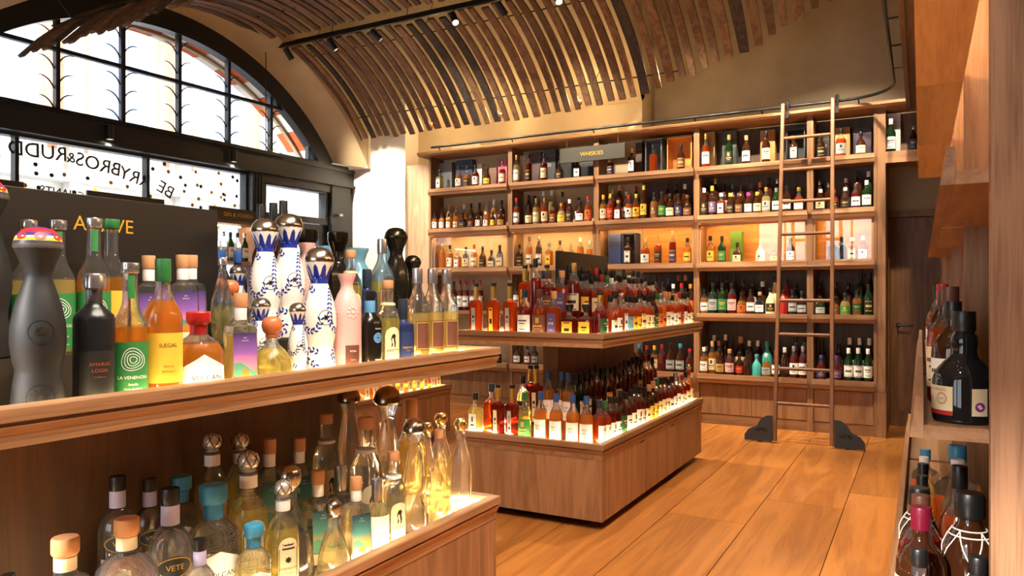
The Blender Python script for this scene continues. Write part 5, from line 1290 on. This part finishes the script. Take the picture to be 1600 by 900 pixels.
LQ = [
 low('D', 312, 831, f0, 'k', 'c', 'q', 'small clear bottle with patterned blue neck band at the lower edge', c2='L', H=.25),
 F(low('V', 383, 822, f0, 'B', 'e', '-', 'yellow-glowing bottle with teal cap at the lower tray edge', c2='B'), f_volb),
 F(low('n', 442, 750, f0, 'P', 'y', '-', 'arched-label gold bottle with pine-cone stopper at the lower edge', c2='w'), f_for),
 low('i', 500, 788, f0, 'x', 'e', '-', 'ribbed bell bottle with silver ball stopper at the lower edge'),
 F(low('e', 545, 750, f0, 'c', 'e', '-', 'clear bottle with teal dawn label at the lower tray edge'), lambda e: rayo(e, True)),
 F(low('j', 586, 749, f0, 's', 'e', 'w', 'pale bottle with white label and silver neck at lower edge'), f_mij),
 F(low('a', 615, 706, f0, 'c', 'e', '-', 'clear bottle with white collar and cream arched label, lower edge', c2='w'), f_are),
 low('y', 643, 653, -1.63, 'x', 'c', '-', 'tall clear bell bottle with silver dome at the lower edge'),
 low('p', 684, 672, f0, 'c', 'e', '-', 'twisted faceted pale green bottle near the lower tray corner'),
 F(low('g', 720, 653, f0, 'G', 'c', '-', 'slender clear bottle with silver lattice knob at the far corner'), f_lace),
 F(low('c', 95, 830, f2, 'c', 'c', '-', 'clear round-shouldered bottle with cork stopper, nearer of two', c2='c'), f_con),
 F(low('c', 188, 802, f2, 'c', 'c', '-', 'clear round-shouldered bottle with cork stopper beside dark eye label', c2='c'), f_con),
 low('c', 247, 884, f0, 'c', 'c', '-', 'short cork-topped clear bottle cut by the picture edge', c2='c', H=.17),
 F(low('D', 279, 754, f2, 'k', 'c', 'q', 'clear bottle with eye-shaped black label and patterned neck, nearest', c2='L'), f_ver),
 F(low('V', 331, 750, f2, 'B', 'c', '-', 'clear bottle with teal cap and blue base behind the edge row', c2='B'), f_volb),
 F(low('n', 387, 700, f2, 'P', 'y', '-', 'tall gold bottle with pine-cone stopper before the dark spine', c2='w'), f_for),
 low('i', 430, 723, f2, 'x', 'c', '-', 'bell bottle with silver ball stopper in the middle row'),
 F(low('e', 485, 692, f2, 'c', 'c', '-', 'clear bottle with teal dawn label in the middle row', H=.30), lambda e: rayo(e, True)),
 F(low('j', 522, 692, f2, 's', 'c', 'q', 'clear bottle with pink label and silver neck, middle row', H=.29), f_mij),
 F(low('a', 560, 651, f2, 'c', 'c', '-', 'clear bottle with cream arched label in the middle row', c2='w'), f_are),
 low('y', 593, 602, f2, 'Y', 'c', '-', 'tallest clear bell bottle with bronze dome, middle row'),
 low('s', 632, 622, f2, 'c', 'p', '-', 'clear bottle with pink-brown cork in the middle row'),
 F(low('g', 664, 612, f2, 'G', 'p', '-', 'slender bottle with gold lattice knob, taller of the pair', H=.36), f_lace),
 F(low('g', 690, 642, f2, 'G', 'p', '-', 'slender bottle with gold lattice knob, shorter of the pair'), f_lace),
 low('s', 10, 853, f2, 'k', 'd', 'k', 'dark capped bottle at the near end of the lower tray', H=.26),
]
place(LQ, (-1.788, G1[1]-.037, G1[2]+.04, G1[3]-.04))
g0 = -1.865
LB = [
 F(low('D', 211, 738, g0, 'k', 'c', 'q', 'dark-shaded bottle with patterned neck band, farthest from the edge', c2='L', z=LR), f_ver),
 F(low('D', 243, 746, g0, 'k', 'c', 'q', 'bottle with patterned neck band, middle of three', c2='L', z=LR), f_ver),
 F(low('V', 287, 743, g0, 'B', 'c', '-', 'clear bottle with teal cap on the lower riser', c2='B', z=LR), f_volb),
 F(low('n', 325, 678, g0, 'P', 'y', '-', 'gold bottle with pine-cone stopper on the riser, nearer the teal cap', c2='w', z=LR), f_for),
 F(low('n', 353, 681, g0, 'P', 'y', '-', 'gold bottle with pine-cone stopper on the riser, farther from the teal cap', c2='w', z=LR), f_for),
 F(low('e', 430, 684, g0, 'c', 'c', '-', 'cork-topped clear bottle on the riser before the spine, nearer the pine cones', z=LR), lambda e: rayo(e, True)),
 F(low('e', 457, 687, g0, 'c', 'c', '-', 'cork-topped clear bottle on the riser before the spine, nearer the bronze dome', z=LR), lambda e: rayo(e, True)),
 F(low('a', 510, 647, g0, 'c', 'c', '-', 'cork-topped clear bottle with white collar on the riser', c2='w', z=LR), f_are),
 low('y', 545, 605, g0, 'Y', 'c', '-', 'tall clear bell bottle with bronze dome on the riser', z=LR),
 low('t', 577, 660, g0, 'k', 'c', 'w', 'clear bottle with black cap on the riser', z=LR),
 low('t', 612, 653, g0, 'k', 'c', 'w', 'clear bottle with black cap and amber neck on the riser', z=LR),
]
place(LB, (-1.945, -1.80, G1[2]+.22, G1[3]-.22))

# ================================================================== WHISKY ISLAND
rk2 = random.Random(4)
def isl(st, px_, py_, cap, liq, lab, side, z, row, tier, n_, off, H=None, pk=0):
    if side == 'front': Y = G2[2]+off; X = onY(px_, Y)
    else: X = G2[1]-off; Y = onX(px_, X)
    H = min(zat(py_, X, Y)-z, .40) if H is None else H
    w_ = width(st, H); wf = 1.0; cw = {'s':.042,'t':.038,'w':.047,'b':.046,'f':.048,'q':.048,'l':.053}.get(st, .05)
    wf = min(max(cw*.94/w_, .8), 1.3)
    lb = '%s-capped %s bottle%s, @ along %s row, %s whisky island tray, %s' % (CAPW[cap], LIQW[liq], '' if lab == '-' else ', %s label' % LABW[lab], row, tier, {'front':'agave end','side':'aisle side'}[side])
    d = dict(st=st, X=X, Y=Y, z=z, H=max(H,.15), cap=cap, liq=liq, lab=lab, lb=lb, name='spirit_bottle', cat='whisky bottle', wf=wf, rz=rk2.uniform(-.1,.1) + (0 if side == 'front' else math.pi/2), c2=None, fill=None, group='bottles on the whisky island', pk=pk, fn=None, ok=(side, row, tier))
    return d
def f_rye(e):
    lo = label_of(e); lettered(e, 'f', 'rye', [('RYE', 2.0, 0, 8.0), ('MALT', .7, 0, 10.6), ('WHISKY', .7, 0, 5.0)], printink['w'], lo)
def f_fb(e): lettered(e, 's', 'fb', [('FILEY', 1.5, 0, 10.6), ('BAY', 1.5, 0, 8.8), ('WHISKY', .5, 0, 6.0)], printink['k'], label_of(e))
def f_ky(e): lettered(e, 's', 'ky', [('KY', 3.0, 0, 11.0), ('KY', 3.0, 0, 4.6)], printink['k'], label_of(e))
def f_strap(e):
    m = lambda: decal('w', [([(-3.4,.5),(3.0,2.6),(3.4,4.2),(3.2,.6)], [(0,3,2,1)])], .09); deco(e, 'w', 'strap_label', m, paper['c'])
def rows(spec, side, z, row, tier, off):
    out = []
    for i, (px_, py_, st, cap, liq, lab) in enumerate(parse(spec)):
        d = isl(st, px_, py_, cap, liq, lab, side, z, row, tier, i, off, pk=rk2.randrange(3)); out.append(d)
        if lab == 'p' and st == 'f': d['fn'] = f_rye; d['pk'] = None
        if cap == 'b' and liq == 'o': d['fn'] = f_fb; d['pk'] = None
        if st == 's' and row == 'front' and side == 'side' and tier == 'lower' and i < 2: d['fn'] = f_ky; d['pk'] = None
        if st == 'w' and row == 'front': d['fn'] = f_strap
    return out
def side_rows(spec, z, row, tier, off, H):
    out = []; sp = spec.split(); y0, y1 = (G2[2]+(.14 if row == 'front' else .34), G2[3]-(.10 if row == 'front' else .27))
    for i, t in enumerate(sp):
        st, cap, liq, lab = t.split(','); d = isl(st, 900, 500, cap, liq, lab, 'side', z, row, tier, i, off, H=H*rk2.uniform(.93,1.07), pk=rk2.randrange(3))
        d['X'] = G2[1]-off; d['Y'] = y0+(y1-y0)*i/(len(sp)-1); out.append(d)
        if tier == 'lower' and row == 'front' and i < 2: d['fn'] = f_ky; d['pk'] = None
    return out
up1 = rows("744,443,q,g,r,s 771,442,q,g,r,y 797,442,q,g,r,s 820,452,w,K,l,w 845,452,w,u,r,u 869,455,f,c,r,p 897,475,l,k,l,y 920,475,l,k,l,y", 'front', US, 'front', 'upper', .085)
us1 = side_rows('s,g,l,G b,k,r,w b,k,r,w b,k,r,w f,s,r,w s,k,r,B s,k,r,y s,k,r,y s,k,r,c s,k,r,c s,k,r,c s,k,d,G s,n,r,o s,s,a,o s,c,r,w s,c,r,w s,k,r,w s,c,r,c s,r,r,r s,k,l,w b,k,l,w b,k,r,c', US, 'front', 'upper', 0.077, 0.265)
place(up1+us1, (G2[0]+.03, G2[1]-.037, G2[2]+.037, G2[3]-.04))
ur1 = rows("760,416,q,g,r,y 781,414,q,g,r,s 803,413,q,g,r,y 825,405,t,k,l,- 845,423,w,K,l,q 862,423,w,u,l,u 883,423,f,c,r,p 906,410,t,g,l,c", 'front', UR, 'second', 'upper', .255)
ur2 = side_rows('t,k,l,- s,k,l,y t,k,l,- s,k,r,c t,k,l,- s,r,r,- s,n,r,G t,w,r,- t,k,l,- s,k,r,c t,k,l,- s,k,l,- t,k,r,- s,u,l,- s,k,r,w t,k,l,- s,k,l,c s,k,l,-', UR, 'second', 'upper', 0.318, 0.275)
ur3 = side_rows('t,k,l,- t,k,d,- s,k,l,- t,k,l,- t,k,d,- s,r,l,- t,k,l,- t,k,d,- s,k,l,- t,n,d,- t,k,l,- s,w,r,- t,k,l,- t,k,d,- s,k,l,-', UR, 'third', 'upper', 0.398, 0.31)
place(ur1+ur2+ur3, (G2[0]+.28, G2[1]-.275, G2[2]+.205, G2[3]-.21), (-2.012, -1.988, 4.233, 5.082))
lo1 = rows("735,613,f,k,y,w 750,600,f,K,r,- 771,600,q,g,l,c 794,601,q,g,l,s 817,613,s,n,y,n 845,612,s,b,o,w 869,615,s,b,o,w 895,617,s,b,o,w 918,619,s,b,o,w", 'front', LS, 'front', 'lower', .085)
lo2 = side_rows('s,K,r,w s,n,r,w t,k,l,w t,k,l,w s,k,d,G s,k,l,w s,k,l,w s,k,l,w s,k,l,q s,k,d,c s,c,d,y s,c,d,y s,n,l,c s,k,l,c s,k,l,c s,k,l,w s,k,l,w s,s,l,w s,s,l,w t,r,l,c s,k,l,c s,r,a,c', LS, 'front', 'lower', 0.077, 0.272)
place(lo1+lo2, (G2[0]+.03, G2[1]-.037, G2[2]+.037, G2[3]-.04))
lr1 = rows("748,583,s,k,p,k 765,584,s,K,d,k 786,568,q,g,l,c 808,572,q,g,l,s 831,578,s,n,r,n 855,579,s,b,o,w 879,582,s,b,o,w 903,583,s,b,o,w", 'front', LR, 'second', 'lower', .255)
lr2 = side_rows('t,k,n,- t,k,n,w t,k,d,w t,k,d,- t,k,l,- t,k,d,- s,n,d,y t,k,l,- s,k,d,c s,u,l,- s,k,d,- t,k,l,- s,k,l,- s,k,d,g s,k,d,- t,r,l,- s,k,l,- s,k,d,w', LR, 'second', 'lower', 0.318, 0.315)
place(lr1+lr2, (G2[0]+.28, G2[1]-.275, G2[2]+.205, G2[3]-.21), (-2.057, -1.953, G2[2]+.319, G2[3]-.39))
# ================================================================== LOW ISLAND AND WINDOW SHELVES
for i, px_ in enumerate((568,581,596,609,622,636,648,660,671,680)):
    X = G3[1]-.08; Y = onX(px_, X)
    bottle('f', X, Y, LS, .25, math.pi/2, 'k', 'a', 'c', 'liqueur_bottle', 'cream-labelled square bottle, %s along the low island edge' % ORD[i], 'liqueur bottle', 'bottles on the low island', pk=1)
for i, (px_, cap, lq) in enumerate(((338,'k','c'),(349,'s','c'),(360,'k','n'),(371,'k','c'),(382,'s','n')  )):
    X = -6.28; Y = onX(px_, X)
    bottle('s', X, Y, 1.65, .30, math.pi/2, cap, lq, 'w', 'gin_bottle', '%s-capped %s gin bottle, %s on shelf beneath the lettered dark sign' % (CAPW[cap], LIQW[lq], ORD[i]), 'gin bottle', 'gin bottles on the window shelving', pk=0)
# ================================================================== RUM SHELVES BESIDE THE CAMERA
rum = lambda st, X, Y, z, H, cap, liq, lab, lb, rz=-.6, pk=None, wf=1.0: bottle(st, X, Y, z, H, rz, cap, liq, lab, 'rum_bottle', lb, 'rum bottle', 'bottles on the side shelves', wf, pk=pk)
def rumpos(px_, Y): return onY(px_, Y)
b = rum('r', rumpos(1506, 1.80), 1.80, 1.040, .226, 'k', 'k', '-', 'large squat black rum bottle with cream label, nearest on the shelf', rz=-.95)
lo = new_label(b, 'r', 'rm', paper['c'], 1.6, 7.4, 3.3); l2 = deco(b, 'r', 'label_base', lambda: patch('r', 1.6, 2.5, 3.3, .09), paper['r'], 60, lo)
deco(b, 'r', 'label_lettering', lambda: MB_join(decal('r', rings_poly(1.0, 4.9, (.95,1.15), .08, 22, 0)), words_on('r', [('EL DORADO', .85, -.4, 6.4), ('RUM', .5, 1.0, 4.7), ('12', .9, -1.9, 4.4)])), printink['r'], parent=lo)
lb2 = deco(b, 'r', 'back_label', lambda: MB().add([(lambda p: (p[0], p[1], p[2]))(q) for q in [on_body('r', 6.6 + 3.0*i/6, 1.8 + 5.4*j, .06) for j in (0,1) for i in range(7)]], [(i, i+1, i+8, i+7) for i in range(6)]), paper['c'], 60)
deco(b, 'r', 'back_emblem', lambda: decal('r', [([(8.1+.95*math.cos(k*math.pi/8), 3.6+.95*math.sin(k*math.pi/8)) for k in range(16)], [tuple(range(16))])], .10), mat('emblem_purple', '8a2a8c', .5), parent=lb2)
for i, (st, px_, Y, H, cap, liq, lab) in enumerate((('w',1489,1.955,.245,'k','d','w'),('w',1484,2.10,.28,'u','r','c'),('s',1468,2.25,.27,'k','d','w'),('s',1466,2.40,.29,'r','d','w'),('s',1460,2.55,.27,'s','d','c'),('s',1456,3.0,.29,'k','r','w'),('s',1454,3.2,.29,'k','d','w'))):
    rum(st, max(onY(px_, Y), .052), Y, 1.040, H, cap, liq, lab, '%s-capped %s rum bottle, %s behind the squat black one' % (CAPW[cap], LIQW[liq], ORD[i]), pk=0)
def f_net(e):
    def lat():
        m = MB()
        for k in range(5):
            for sgn in (1,-1):
                p = []
                for i in range(17):
                    z = 19.5 - 17*i/16; th = k*2*math.pi/5 + sgn*1.9*i/16
                    r = (rad(STY['k']['b'], z)+.13)/100; p.append((r*math.sin(th), -r*math.cos(th), z/100))
                m.tube(p, .0011, 4)
        for z in (19.6, 18.6):
            r = (rad(STY['k']['b'], z)+.13)/100; m.tube([(r*math.sin(a*.3), -r*math.cos(a*.3), z/100) for a in range(22)], .0014, 4)
        return m
    deco(e, 'k', 'string_net', lat, netm, 60)
Z3 = .545
lowrum = [('b',1424,1.775,857,'k','l','-','maroon bottle with black cap, nearest on the lower side shelf'),('w',1421,1.89,792,'l','d','w','red-waxed dark rum bottle on the lower side shelf'),
 ('b',1528,1.785,870,'k','l','-','black-capped maroon bottle beside the shelf end panel'),('k',1501,1.905,770,'k','d','-','dark rum bottle wrapped in white string net, nearest'),
 ('w',1428,2.02,774,'u','l','c','brown-capped rum bottle behind the red wax top'),('k',1434,2.15,762,'k','d','-','dark rum bottle in string net behind the brown cap'),
 ('s',1441,2.30,743,'k','o','y','black-capped orange rum bottle, lower side shelf'),('s',1442,2.46,724,'k','o','-','black-capped amber rum bottle behind the orange one'),
 ('s',1444,2.62,714,'w','y','y','white-capped yellow rum bottle, lower side shelf'),('f',1446,2.95,702,'B','c','o','blue-capped clear bottle with orange band, lower side shelf'),
 ('s',1499,2.11,728,'k','r','w','black-capped amber bottle behind the netted one'),('s',1497,2.30,718,'w','y','y','white-capped yellow bottle behind the netted one'),('f',1496,2.55,696,'B','c','o','blue-capped clear bottle near the upright')]
it = [[onY(p[1], p[2]), p[2], width(p[0], max(zat(p[3], onY(p[1],p[2]), p[2])-Z3, .2))] for p in lowrum]
relax(it, (-.05, .45, 1.72, 5), fx=.3)
for p, (X, Y, r) in zip(lowrum, it):
    H = min(max(zat(p[3], X, Y)-Z3, .2), .36)
    e = rum(p[0], X, Y, Z3, H, p[4], p[5], p[6], p[7], pk=0)
    if p[0] == 'k': f_net(e)
